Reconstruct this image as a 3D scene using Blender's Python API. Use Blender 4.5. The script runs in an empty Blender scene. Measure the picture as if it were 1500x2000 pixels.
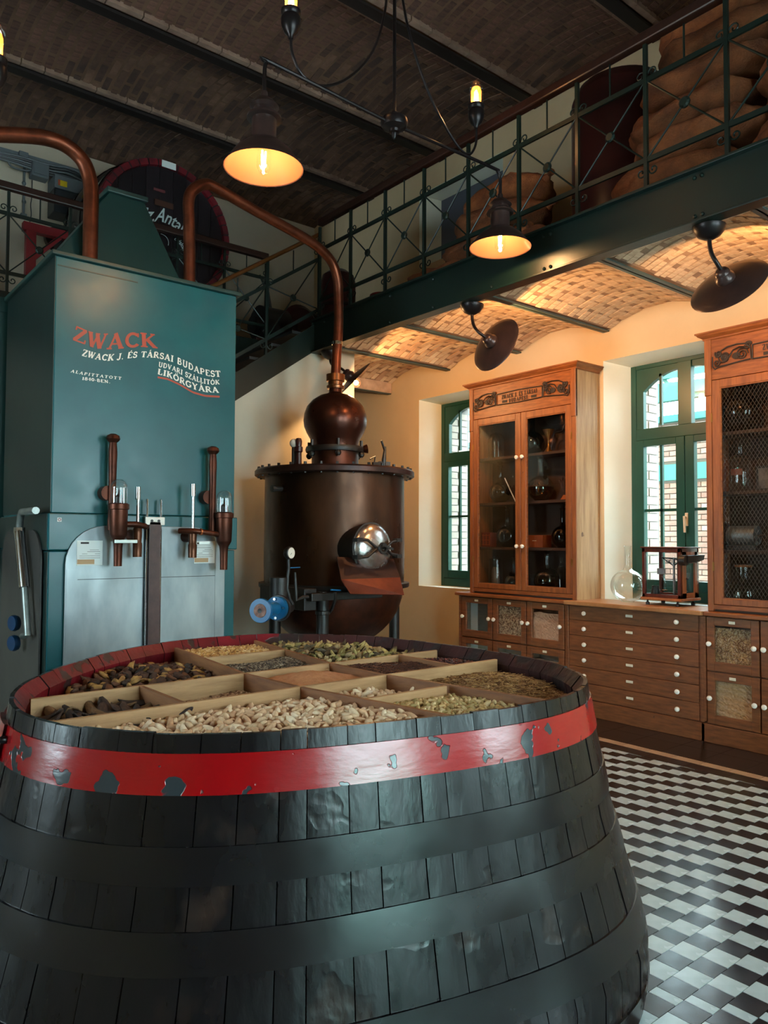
import bpy, math, random
import numpy as np
from mathutils import Vector, Matrix, Euler, noise
PI = math.pi; R = math.radians
random.seed(7)
S = bpy.context.scene
COL = S.collection
# ---------------------------------------------------------------- camera
YAW, PIT, ROL, FPX = R(39.1024), R(2.1270), R(0.2246), 1481.2
_f = Vector((math.sin(YAW)*math.cos(PIT), math.cos(YAW)*math.cos(PIT), math.sin(PIT)))
_r = _f.cross(Vector((0,0,1))).normalized(); _u = _r.cross(_f)
_r2 = _r*math.cos(ROL)+_u*math.sin(ROL); _u2 = -_r*math.sin(ROL)+_u*math.cos(ROL)
EYE = Vector((0,0,1.6))
cd = bpy.data.cameras.new('camera'); cam = bpy.data.objects.new('camera', cd); COL.objects.link(cam)
m = Matrix((_r2, _u2, -_f)).transposed().to_4x4(); m.translation = EYE
cam.matrix_world = m
cd.sensor_fit = 'HORIZONTAL'; cd.sensor_width = 36; cd.lens = 36*FPX/1500; cd.clip_start = 0.05
S.camera = cam
# survey helpers: where a sight line of the survey camera meets a vertical or level plane of the room
def _ray(x, y): return _r2*((x-750)/FPX)-_u2*((y-1000)/FPX)+_f
def onX(x, y, X): d = _ray(x,y); return EYE+d*(X/d.x)
def onY(x, y, Y): d = _ray(x,y); return EYE+d*(Y/d.y)
def onZ(x, y, Z): d = _ray(x,y); return EYE+d*((Z-1.6)/d.z)
# ---------------------------------------------------------------- world, daylight, exposure
W = bpy.data.worlds.new('world'); S.world = W; W.use_nodes = True
W.node_tree.nodes['Background'].inputs[0].default_value = (0.70,0.92,1.0,1)
W.node_tree.nodes['Background'].inputs[1].default_value = 20.0
S.view_settings.view_transform = 'Standard'; S.view_settings.look = 'None'
S.view_settings.exposure = 0.12; S.view_settings.gamma = 1.0; S.view_settings.use_curve_mapping = False
S.cycles.use_denoising = True; S.cycles.max_bounces = 8; S.cycles.transparent_max_bounces = 24
S.cycles.caustics_reflective = False; S.cycles.caustics_refractive = False; S.cycles.sample_clamp_indirect = 12
DAY = (0.18,0.70,1.0)
def area(name, loc, rot, sx, sy, power, col, portal=False):
    l = bpy.data.lights.new(name, 'AREA'); l.shape = 'RECTANGLE'; l.size = sx; l.size_y = sy; l.energy = power; l.color = col
    o = bpy.data.objects.new(name, l); COL.objects.link(o); o.location = loc; o.rotation_euler = rot
    if portal: l.cycles.is_portal = True
    return o
# daylight coming in at the windows of the wall behind the camera and of the left wall
for x, w, e in ((1.55,1.2,560), (4.3,1.4,230)): area('window_daylight', (x,-2.98,2.0), (R(90),0,PI), w, 2.4, e, DAY)
for y, e in ((4.5,14),): area('window_daylight', (-3.48,y,2.2), (R(90),0,R(-90)), 1.25, 2.3, e, DAY)
for y in (): area('window_portal', (6.70,y,2.2), (R(90),0,R(90)), 1.2, 2.35, 1, (1,1,1), True)
# ---------------------------------------------------------------- mesh builder
class MB:
    def __init__(s): s.v = []; s.f = []; s.mi = []; s.cur = 0
    def add(s, vs, fs):
        n = len(s.v); s.v += [tuple(p) for p in vs]; s.f += [tuple(i+n for i in f) for f in fs]; s.mi += [s.cur]*len(fs); return s
    def box(s, x0, x1, y0, y1, z0, z1):
        vs = [(x,y,z) for z in (z0,z1) for y in (y0,y1) for x in (x0,x1)]
        return s.add(vs, [(0,2,3,1),(4,5,7,6),(0,1,5,4),(2,6,7,3),(0,4,6,2),(1,3,7,5)])
    def quadx(s, x, y0, y1, z0, z1): return s.add([(x,y0,z0),(x,y1,z0),(x,y1,z1),(x,y0,z1)], [(0,1,2,3)])
    def obox(s, c, ax, ay, az):   # centre and three half-axes
        c, ax, ay, az = map(Vector, (c,ax,ay,az))
        vs = [c+ax*i+ay*j+az*k for k in (-1,1) for j in (-1,1) for i in (-1,1)]
        return s.add(vs, [(0,2,3,1),(4,5,7,6),(0,1,5,4),(2,6,7,3),(0,4,6,2),(1,3,7,5)])
    def bar(s, a, b, w, h, up=(0,0,1)):
        a, b, up = Vector(a), Vector(b), Vector(up); d = (b-a)
        x = d.normalized(); y = up.cross(x)
        if y.length < 1e-4: y = Vector((1,0,0)).cross(x)
        y.normalize(); z = x.cross(y)
        return s.obox((a+b)/2, d/2, y*w/2, z*h/2)
    def prism(s, poly, dvec):     # planar polygon extruded along dvec
        n = len(poly); d = Vector(dvec); P = [Vector(p) for p in poly]
        return s.add(P+[p+d for p in P], [tuple(range(n))[::-1], tuple(range(n,2*n))]+[(i,(i+1)%n,(i+1)%n+n,i+n) for i in range(n)])
    def cyl(s, a, b, r, r2=None, n=12, caps=True):
        return s.tube([a,b], [r, r if r2 is None else r2], n, caps)
    def tube(s, pts, r, n=8, caps=True):
        pts = [Vector(p) for p in pts]; k = len(pts)
        rs = r if isinstance(r,(list,tuple)) else [r]*k
        t0 = (pts[1]-pts[0]).normalized(); u = t0.orthogonal().normalized(); vs = []; fs = []
        for i, p in enumerate(pts):
            t = (pts[min(i+1,k-1)]-pts[max(i-1,0)]).normalized()
            u = (u-t*u.dot(t)).normalized(); w = t.cross(u)
            for j in range(n):
                a = 2*PI*j/n; vs.append(p+(u*math.cos(a)+w*math.sin(a))*rs[i])
        for i in range(k-1):
            for j in range(n): fs.append((i*n+j, i*n+(j+1)%n, (i+1)*n+(j+1)%n, (i+1)*n+j))
        if caps: fs += [tuple(range(n))[::-1], tuple(range((k-1)*n, k*n))]
        return s.add(vs, fs)
    def lathe(s, prof, c=(0,0,0), axis=(0,0,1), n=24, sx=1, a0=0, a1=2*PI):   # profile of (radius, height)
        c = Vector(c); ax = Vector(axis).normalized(); q = Vector((0,0,1)).rotation_difference(ax)
        full = abs(a1-a0-2*PI) < 1e-6; m_ = n if full else n+1; vs = []; fs = []
        for (r, h) in prof:
            for j in range(m_):
                a = a0+(a1-a0)*j/n; vs.append(c+q@Vector((r*math.cos(a)*sx, r*math.sin(a), h)))
        for i in range(len(prof)-1):
            for j in range(n):
                j2 = (j+1)%m_; fs.append((i*m_+j, i*m_+j2, (i+1)*m_+j2, (i+1)*m_+j))
        return s.add(vs, fs)
    def sphere(s, c, r, n=16, k=10, sc=(1,1,1)):
        prof = [(max(1e-4,math.sin(PI*i/k)), -math.cos(PI*i/k)) for i in range(k+1)]
        b = MB().lathe(prof, n=n); c = Vector(c)
        return s.add([c+Vector((v[0]*r*sc[0], v[1]*r*sc[1], v[2]*r*sc[2])) for v in b.v], b.f)
    def build(s, name, mat, parent=None, smooth=False, bevel=0, sub=0, solid=0, off=None):
        me = bpy.data.meshes.new(name); o0 = Vector(off) if off is not None else ORG.get(parent, Vector()) if parent else Vector()
        me.from_pydata([(v[0]-o0.x, v[1]-o0.y, v[2]-o0.z) for v in s.v], [], s.f)
        mats = mat if isinstance(mat, (list,tuple)) else [mat]
        for q in mats: me.materials.append(q)
        if len(mats) > 1: me.polygons.foreach_set('material_index', s.mi)
        if smooth: me.polygons.foreach_set('use_smooth', [True]*len(me.polygons))
        me.update()
        o = bpy.data.objects.new(name, me); COL.objects.link(o)
        if parent: o.parent = parent; ORG[o] = ORG.get(parent, Vector())
        elif off is not None: o.location = off
        if smooth:
            md = o.modifiers.new('w','EDGE_SPLIT'); md.split_angle = R(38)
        if solid: md = o.modifiers.new('s','SOLIDIFY'); md.thickness = solid; md.offset = 0
        if bevel: md = o.modifiers.new('b','BEVEL'); md.width = bevel; md.segments = 2; md.limit_method = 'ANGLE'
        if sub: md = o.modifiers.new('u','SUBSURF'); md.levels = sub; md.render_levels = sub
        return o
ORG = {}
def tag(o, label=None, cat=None, group=None, kind=None):
    if label: o['label'] = label
    if cat: o['category'] = cat
    if group: o['group'] = group
    if kind: o['kind'] = kind
    return o
def thing(name, loc, label=None, cat=None, group=None, kind=None, rz=0):
    o = bpy.data.objects.new(name, None); COL.objects.link(o); o.location = loc; o.empty_display_size = .1
    o.rotation_euler = (0,0,rz); ORG[o] = Vector(loc)
    return tag(o, label, cat, group, kind)
def proto(name):   # built round its own origin, placed later
    o = bpy.data.objects.new(name, None); COL.objects.link(o); ORG[o] = Vector(); return o
def dup(o, loc=None, rot=None, parent=None, scale=None):
    c = o.copy(); COL.objects.link(c)
    if parent is not None: c.parent = parent
    if loc is not None: c.location = loc
    if rot is not None: c.rotation_euler = rot
    if scale is not None: c.scale = scale
    for ch in list(o.children): dup(ch, parent=c)
    return c
def inst(me, name, loc, rot=(0,0,0), parent=None, scale=None):   # another piece that shares a mesh
    o = bpy.data.objects.new(name, me); COL.objects.link(o)
    o.location = Vector(loc)-(ORG.get(parent, Vector()) if parent else Vector()); o.rotation_euler = rot
    if scale: o.scale = scale
    if parent: o.parent = parent
    return o
# ---------------------------------------------------------------- materials
def nd(t, kind, **kw):
    n = t.nodes.new(kind)
    for k, v in kw.items():
        if isinstance(k, str) and hasattr(n, k): setattr(n, k, v)
    return n
def lin(c):   # 0-255 display colour to linear
    return tuple(((x/255)/12.92 if x/255 <= .04045 else ((x/255+.055)/1.055)**2.4) for x in c)+(1,)
def M(name, c, rough=.5, metal=0, c2=None, scale=4, st=(1,1,1), bump=0, bs=40, rand=0, c3=None, thr=None, s3=3, rough2=None, coat=0, bst=None, edge=.03, det=5, emis=0, alpha=1, bdist=.01):
    mt = bpy.data.materials.new(name); mt.use_nodes = True; t = mt.node_tree; L = t.links
    b = t.nodes['Principled BSDF']; b.inputs['Roughness'].default_value = rough; b.inputs['Metallic'].default_value = metal
    b.inputs['Coat Weight'].default_value = coat; b.inputs['Coat Roughness'].default_value = .15
    tc = nd(t,'ShaderNodeTexCoord'); mp = nd(t,'ShaderNodeMapping'); mp.inputs['Scale'].default_value = st; L.new(tc.outputs['Object'], mp.inputs['Vector'])
    col = nd(t,'ShaderNodeRGB'); col.outputs[0].default_value = lin(c); out = col.outputs[0]
    if rand or c2:
        n1 = nd(t,'ShaderNodeTexNoise'); n1.inputs['Scale'].default_value = scale; n1.inputs['Detail'].default_value = det; n1.inputs['Roughness'].default_value = .6
        L.new(mp.outputs[0], n1.inputs['Vector'])
    if c2:
        rp = nd(t,'ShaderNodeValToRGB'); rp.color_ramp.elements[0].position = .35; rp.color_ramp.elements[1].position = .65
        rp.color_ramp.elements[0].color = lin(c); rp.color_ramp.elements[1].color = lin(c2); L.new(n1.outputs['Fac'], rp.inputs[0]); out = rp.outputs[0]
    mixf = None
    if c3:
        n3 = nd(t,'ShaderNodeTexNoise'); n3.inputs['Scale'].default_value = s3; n3.inputs['Detail'].default_value = 3; L.new(tc.outputs['Object'], n3.inputs['Vector'])
        mr = nd(t,'ShaderNodeMapRange'); mr.inputs['From Min'].default_value = thr; mr.inputs['From Max'].default_value = thr+edge; L.new(n3.outputs['Fac'], mr.inputs['Value'])
        mx = nd(t,'ShaderNodeMix'); mx.data_type = 'RGBA'; L.new(mr.outputs[0], mx.inputs[0]); L.new(out, mx.inputs[6]); mx.inputs[7].default_value = lin(c3); out = mx.outputs[2]; mixf = mr.outputs[0]
    if rand:
        oi = nd(t,'ShaderNodeObjectInfo'); mr2 = nd(t,'ShaderNodeMapRange'); mr2.inputs['To Min'].default_value = 1-rand; mr2.inputs['To Max'].default_value = 1+rand
        L.new(oi.outputs['Random'], mr2.inputs['Value']); hs = nd(t,'ShaderNodeHueSaturation'); L.new(mr2.outputs[0], hs.inputs['Value']); L.new(out, hs.inputs['Color']); out = hs.outputs[0]
    L.new(out, b.inputs['Base Color'])
    if rough2 is not None:
        nr = nd(t,'ShaderNodeTexNoise'); nr.inputs['Scale'].default_value = 6; nr.inputs['Detail'].default_value = 6; L.new(mp.outputs[0], nr.inputs['Vector'])
        mr3 = nd(t,'ShaderNodeMapRange'); mr3.inputs['From Min'].default_value = .3; mr3.inputs['From Max'].default_value = .7; mr3.inputs['To Min'].default_value = rough; mr3.inputs['To Max'].default_value = rough2
        L.new(nr.outputs['Fac'], mr3.inputs['Value']); L.new(mr3.outputs[0], b.inputs['Roughness'])
    if bump:
        nb = nd(t,'ShaderNodeTexNoise'); nb.inputs['Scale'].default_value = bs; nb.inputs['Detail'].default_value = 4
        mb_ = nd(t,'ShaderNodeMapping'); mb_.inputs['Scale'].default_value = bst or st; L.new(tc.outputs['Object'], mb_.inputs['Vector']); L.new(mb_.outputs[0], nb.inputs['Vector'])
        bp = nd(t,'ShaderNodeBump'); bp.inputs['Strength'].default_value = bump; bp.inputs['Distance'].default_value = bdist
        L.new(nb.outputs['Fac'], bp.inputs['Height']); L.new(bp.outputs[0], b.inputs['Normal'])
        if mixf:
            bp2 = nd(t,'ShaderNodeBump'); bp2.inputs['Strength'].default_value = .5; bp2.inputs['Distance'].default_value = -.004
            L.new(mixf, bp2.inputs['Height']); L.new(bp.outputs[0], bp2.inputs['Normal']); L.new(bp2.outputs[0], b.inputs['Normal'])
    if emis: b.inputs['Emission Color'].default_value = lin(c); b.inputs['Emission Strength'].default_value = emis
    return mt
def glass_mat(name, tint=(1,1,1), refl=.12, rough=.02, edge=.75):
    mt = bpy.data.materials.new(name); mt.use_nodes = True; t = mt.node_tree; L = t.links; t.nodes.clear()
    o = nd(t,'ShaderNodeOutputMaterial'); tr = nd(t,'ShaderNodeBsdfTransparent'); gl = nd(t,'ShaderNodeBsdfGlossy'); mx = nd(t,'ShaderNodeMixShader')
    lw = nd(t,'ShaderNodeLayerWeight'); lw.inputs['Blend'].default_value = .25
    mr = nd(t,'ShaderNodeMapRange'); mr.inputs['To Min'].default_value = refl; mr.inputs['To Max'].default_value = edge
    tr.inputs[0].default_value = tint+(1,); gl.inputs['Roughness'].default_value = rough; gl.inputs[0].default_value = (.9,.95,.95,1)
    L.new(lw.outputs['Facing'], mr.inputs['Value']); L.new(mr.outputs[0], mx.inputs[0]); L.new(tr.outputs[0], mx.inputs[1]); L.new(gl.outputs[0], mx.inputs[2]); L.new(mx.outputs[0], o.inputs[0])
    return mt
def emit(name, c, s):
    mt = bpy.data.materials.new(name); mt.use_nodes = True; b = mt.node_tree.nodes['Principled BSDF']
    b.inputs['Base Color'].default_value = lin(c); b.inputs['Emission Color'].default_value = lin(c); b.inputs['Emission Strength'].default_value = s
    return mt
m_plaster = M('plaster', (216,192,154), .85, c2=(207,182,144), scale=1.2, bump=.15, bs=9)
m_plaster_st = M('plaster_grey_cream', (206,200,180), .85, c2=(194,188,168), scale=1.2, bump=.15, bs=9)
m_reveal = M('white_reveal_paint', (238,240,226), .8, c2=(230,233,218), scale=1.5, bump=.1, bs=9)
m_dull_board = M('grey_dull_board', (92,98,112), .8)
m_plaster_up = M('plaster_upper', (196,184,164), .85, c2=(184,172,152), scale=1.0, bump=.15, bs=9)
m_green = M('green_paint', (11,33,27), .38, c2=(8,27,23), scale=3, bump=.08, bs=20)
m_green_win = M('green_window_paint', (24,82,70), .35, c2=(20,72,62), scale=3)
m_mortar = M('mortar', (112,84,64), .9, c2=(88,64,48), scale=3, bump=.5, bs=30)
m_brick_up = M('ceiling_brick', (108,74,60), .85, c2=(76,50,42), scale=7, bump=.4, bs=30, rand=.38)
m_brick_lo = M('vault_brick', (206,178,146), .85, c2=(176,146,116), scale=6, bump=.4, bs=30, rand=.12)
m_brick_out = M('yellow_brick', (168,152,138), .85, c2=(154,138,124), scale=3, bump=.2, bs=30, rand=.12)
m_brick_red = M('pale_red_brick', (150,120,108), .85, c2=(134,104,94), scale=3, bump=.2, bs=30, rand=.18)
m_joint = M('pale_joint', (120,112,106), .9)
m_grout = M('floor_grout', (34,38,40), .5)
m_white_tile = M('white_tile', (182,200,204), .16, c2=(168,186,190), scale=9, rough2=.30, rand=.04)
m_black_tile = M('black_tile', (22,25,30), .14, c2=(28,30,36), scale=9, rough2=.28, rand=.15)
m_border_tile = M('brown_black_tile', (30,22,20), .28, c2=(36,26,24), scale=5)
m_strip_tile = M('beige_strip_tile', (176,150,124), .3, c2=(160,134,110), scale=6, rand=.05)
m_oak = M('cabinet_pine', (146,86,42), .42, c2=(112,60,26), scale=5, st=(1,1.2,9), bump=.12, bs=20, c3=(70,34,14), thr=.74, s3=7, edge=.02)
m_oak_v = M('cabinet_pine_upright', (146,86,42), .42, c2=(114,62,28), scale=5, st=(6,6,.6), bump=.12, bs=20, c3=(70,34,14), thr=.75, s3=6, edge=.02)
m_oak_daylit = M('cabinet_daylit_pine', (186,144,98), .5, c2=(156,112,70), scale=5, st=(6,5,.5), bump=.12, bs=20, c3=(96,60,34), thr=.745, s3=6, edge=.02)  # paler copy of the pine, daylight on the side panel put into colour
m_oak_low = M('base_cabinet_pine', (128,76,40), .42, c2=(96,54,26), scale=5, st=(1,1.2,9), bump=.12, bs=20, c3=(62,32,14), thr=.74, s3=7, edge=.02)
m_dark_in = M('cabinet_interior', (72,50,36), .7, c2=(48,32,24), scale=3, st=(1,1,.3))
m_black = M('black_iron', (22,20,20), .45, c2=(34,30,28), scale=12, bump=.2, bs=30)
m_ink = M('dark_ink', (34,22,16), .6)
m_white = M('white_enamel', (232,230,220), .25)
m_copper = M('brown_copper', (92,48,32), .36, .75, c2=(56,30,22), scale=5, bump=.12, bs=18, rough2=.5)
m_copper_pipe = M('copper_pipe', (132,70,46), .32, .8, c2=(98,52,36), scale=8, rough2=.45)
m_copper_sheet = M('new_copper_sheet', (112,60,44), .36, .7, c2=(92,48,36), scale=7)
m_still = M('still_body_copper', (84,54,36), .25, .72, c2=(46,28,20), scale=2.6, st=(1,1,.45), bump=.18, bs=9, rough2=.46, det=7)
m_silver = M('zinc_sheet', (150,156,158), .38, .75, c2=(122,130,134), scale=3, st=(1,1,.4), bump=.06, bs=6, rough2=.55)
m_chrome = M('polished_steel', (206,208,208), .18, 1, c2=(180,182,184), scale=5)
m_lamp_out = M('lamp_brown_enamel', (74,54,50), .3, .4, c2=(56,42,40), scale=6)
m_lamp_iron = M('lamp_iron', (44,36,36), .35, .6, c2=(32,28,30), scale=8)
m_lamp_in = M('lamp_inner_enamel', (104,66,46), .35)
m_bulb = emit('glowing_filament', (255,190,110), 60)
m_bulb_halo = emit('amber_lit_glass', (255,140,50), 3)
_t = m_bulb_halo.node_tree; _mx = _t.nodes.new('ShaderNodeMixShader'); _tr = _t.nodes.new('ShaderNodeBsdfTransparent'); _mx.inputs[0].default_value = .35
_t.links.new(_tr.outputs[0], _mx.inputs[1]); _t.links.new(_t.nodes['Principled BSDF'].outputs[0], _mx.inputs[2]); _t.links.new(_mx.outputs[0], _t.nodes['Material Output'].inputs[0])
m_gl = glass_mat('clear_glass', (1,1,1), .06)
m_gl_flask = glass_mat('flask_glass', (.80,.84,.82), .05, .02, .55)
m_gl_amber = glass_mat('amber_liquid', (.62,.42,.20), .05, .02, .4)
m_gl_dark = glass_mat('dark_flask_glass', (.20,.18,.17), .05, .02, .35)
m_pane = glass_mat('window_glass', (.97,1,1), .04, .01, .3)
m_case_glass = glass_mat('cabinet_glass', (.80,.78,.76), .04, .02, .3)
m_burlap = M('burlap', (150,88,48), .9, c2=(104,58,32), scale=6, bump=.6, bs=90, rand=.3)
m_maroon = M('maroon_paint', (58,18,18), .35, c2=(44,14,14), scale=3)
m_red_frame = M('red_paint', (128,22,30), .45)
m_grey_box = M('grey_plastic', (96,104,108), .5)
m_dark_box = M('dark_grey_box', (38,44,48), .4)
m_paper = M('paper_label', (222,228,226), .6)
m_blue = M('blue_valve_paint', (6,96,146), .3, c2=(5,84,130), scale=6)
m_mahog = M('balance_mahogany', (98,44,24), .3, c2=(70,28,16), scale=6, st=(4,4,1), coat=.3)
m_mahog_l = M('balance_light_mahogany', (168,104,62), .35, c2=(140,82,46), scale=6, st=(4,4,1))
m_brass = M('brass', (150,112,60), .3, .8)
m_teal_out = M('teal_steel', (52,120,112), .5)
def ring_frame(b, x0, x1, y0, y1, z0, z1, s, t=None, bt=None):   # rectangular frame in the plane of the wall
    t = s if t is None else t; bt = t if bt is None else bt
    b.box(x0,x1,y0,y0+s,z0,z1); b.box(x0,x1,y1-s,y1,z0,z1); b.box(x0,x1,y0+s,y1-s,z1-t,z1); b.box(x0,x1,y0+s,y1-s,z0,z0+bt); return b
# ================================================================ SETTING
# ---- floor of black and white tiles set in a stepped pattern
floor = thing('floor', (0,0,0), kind='structure')
MB().box(-3.6,6.8,-3.1,9.5,-.06,-.004).build('floor_bed', m_grout, floor)
def tile_mesh(w, d, mat, name):
    b = MB().box(-w/2,w/2,-d/2,d/2,-.006,0); o = b.build(name, mat, off=(0,0,0)); me = o.data; bpy.data.objects.remove(o); return me
P = .1047
tw, tb = tile_mesh(.1022,.1022,m_white_tile,'tile'), tile_mesh(.1022,.1022,m_black_tile,'tile')
hw = tile_mesh(.0498,.1022,m_white_tile,'tile')
tiles = []; XE = 5.095
for j in range(-42, 53):
    y = 1.385+P*j; x0 = 2.525-.0524*j
    if y > 6.78 or y < -3: continue
    tiles.append((x0+.0262, y, 'h'))
    for s_, c0 in ((1,0),(-1,0)):
        for k in range(0, 110):
            a = x0+.0524+P*k if s_ > 0 else x0-P*(k+1)
            white = (k%2==1)
            if a > XE or a < -3.55: continue
            tiles.append((a+P/2, y, 'w' if white else 'b'))
def scrd(x, y): return math.hypot(x, y)
vis = []; rest = []
for t_ in tiles:
    v = Vector((t_[0],t_[1],0))-EYE; z = v.dot(_f)
    px = 750+FPX*v.dot(_r2)/z if z > .1 else -1; py = 1000-FPX*v.dot(_u2)/z if z > .1 else -1
    ok = z > .1 and 1185 < px < 1540 and py < 2050 and t_[0]+.06 < XE
    (vis if ok else rest).append((z, t_))
vis.sort(); rest += vis[300:]; vis = vis[:300]
for z, (x, y, k) in vis: inst({'w':tw,'b':tb,'h':hw}[k], 'tile', (x,y,0), parent=floor)
bw = MB()
for z, (x, y, k) in rest:
    h = .0249 if k == 'h' else .0511; bw.cur = 1 if k == 'b' else 0
    bw.box(x-h, min(x+h, XE), y-.0511, y+.0511, -.006, 0)
o = bw.build('small_floor_tiles', [m_white_tile, m_black_tile], floor); o['kind'] = 'stuff'
b = MB()
for i in range(34):
    y = -3+i*.31; b.box(XE+.003,5.226,y,y+.307,-.006,0)
    for k in range(3): b.box(5.326+k*.31,5.326+k*.31+.307,y,y+.307,-.006,0)
b.build('border_tiles', m_border_tile, floor)['kind'] = 'stuff'
me = tile_mesh(.088,.209,m_strip_tile,'strip_tile')
for i in range(28): inst(me, 'strip_tile', (5.276,.4+i*.2125,0), parent=floor)

# ---- walls
WIN = [(6.33,.70),(3.64,.70)]   # centre and half width of the recesses of the right wall
def wall_r():
    b = MB(); x = 6.27; xo = 6.52; xb = 7.0
    ys = [-3.0]; holes = []
    for c, h in sorted(WIN): holes.append((c-h,c+h,1.04,3.35)); 
    z_top = 6.55
    b.cur = 0
    def q(*p): b.add(p, [(0,1,2,3)])
    cols = []; y = -3.1
    for (a,e,z0,z1) in holes: cols.append((y,a,None)); cols.append((a,e,(z0,z1))); y = e
    cols.append((y,9.6,None))
    for (a,e,h) in cols:
        if h is None:
            q((x,a,-.02),(x,e,-.02),(x,e,z_top),(x,a,z_top)); q((xb,a,-.02),(xb,e,-.02),(xb,e,z_top),(xb,a,z_top))
        else:
            z0,z1 = h; u0,u1 = 5.02,5.95
            for (p,r_) in ((-.02,z0),(z1,u0),(u1,z_top)):
                q((x,a,p),(x,e,p),(x,e,r_),(x,a,r_)); q((xb,a,p),(xb,e,p),(xb,e,r_),(xb,a,r_))
            for (lo,hi) in ((z0,z1),(u0,u1)):
                i,o_ = a+.14, e-.14; t = hi-.05; b.cur = 1
                q((x,a,lo),(xo,i,lo),(xo,i,t),(x,a,hi)); q((x,e,lo),(xo,o_,lo),(xo,o_,t),(x,e,hi))
                q((x,a,lo),(x,e,lo),(xo,o_,lo),(xo,i,lo)); q((x,a,hi),(x,e,hi),(xo,o_,t),(xo,i,t))
                q((xo,i,lo),(xb,i,lo),(xb,i,t),(xo,i,t)); q((xo,o_,lo),(xb,o_,lo),(xb,o_,t),(xo,o_,t))
                q((xo,i,lo),(xo,o_,lo),(xb,o_,lo),(xb,i,lo)); q((xo,i,t),(xo,o_,t),(xb,o_,t),(xb,i,t)); b.cur = 0
    return b
tag(wall_r().build('wall_right', [m_plaster, m_reveal]), kind='structure')
tag(MB().box(-3.6,6.28,9.4,9.55,-.02,6.55).build('wall_back', m_plaster_up), kind='structure')
def wall_holes(name, fixed, ax, t, a0, a1, holes, z0=.9, z1=3.5):
    b = MB(); cuts = [a0]
    def bx(p,q_,lo,hi):
        if ax == 'x': b.box(p,q_,fixed-t,fixed,lo,hi)
        else: b.box(fixed-t,fixed,p,q_,lo,hi)
    y = a0
    for c in sorted(holes):
        bx(y,c-.65,-.02,6.55); bx(c-.65,c+.65,-.02,z0+.13); bx(c-.65,c+.65,z1,6.55); y = c+.65
    bx(y,a1,-.02,6.55); tag(b.build(name, m_plaster), kind='structure')
wall_holes('wall_front', -3.0, 'x', .3, -3.6, 6.6, (1.55,4.3))
wall_holes('wall_left', -3.5, 'y', .3, -3.1, 9.5, (4.5,))
# wall that closes the space under the stair
SL = .70
tag(MB().prism([(5.11,6.83,-.01),(5.11,6.83,3.73),(4.60,6.83,3.73),(4.57,6.83,3.70),(4.57-3.70/SL,6.83,0)], (0,.14,0)).build('wall_stair', m_plaster_st), kind='structure')

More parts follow.
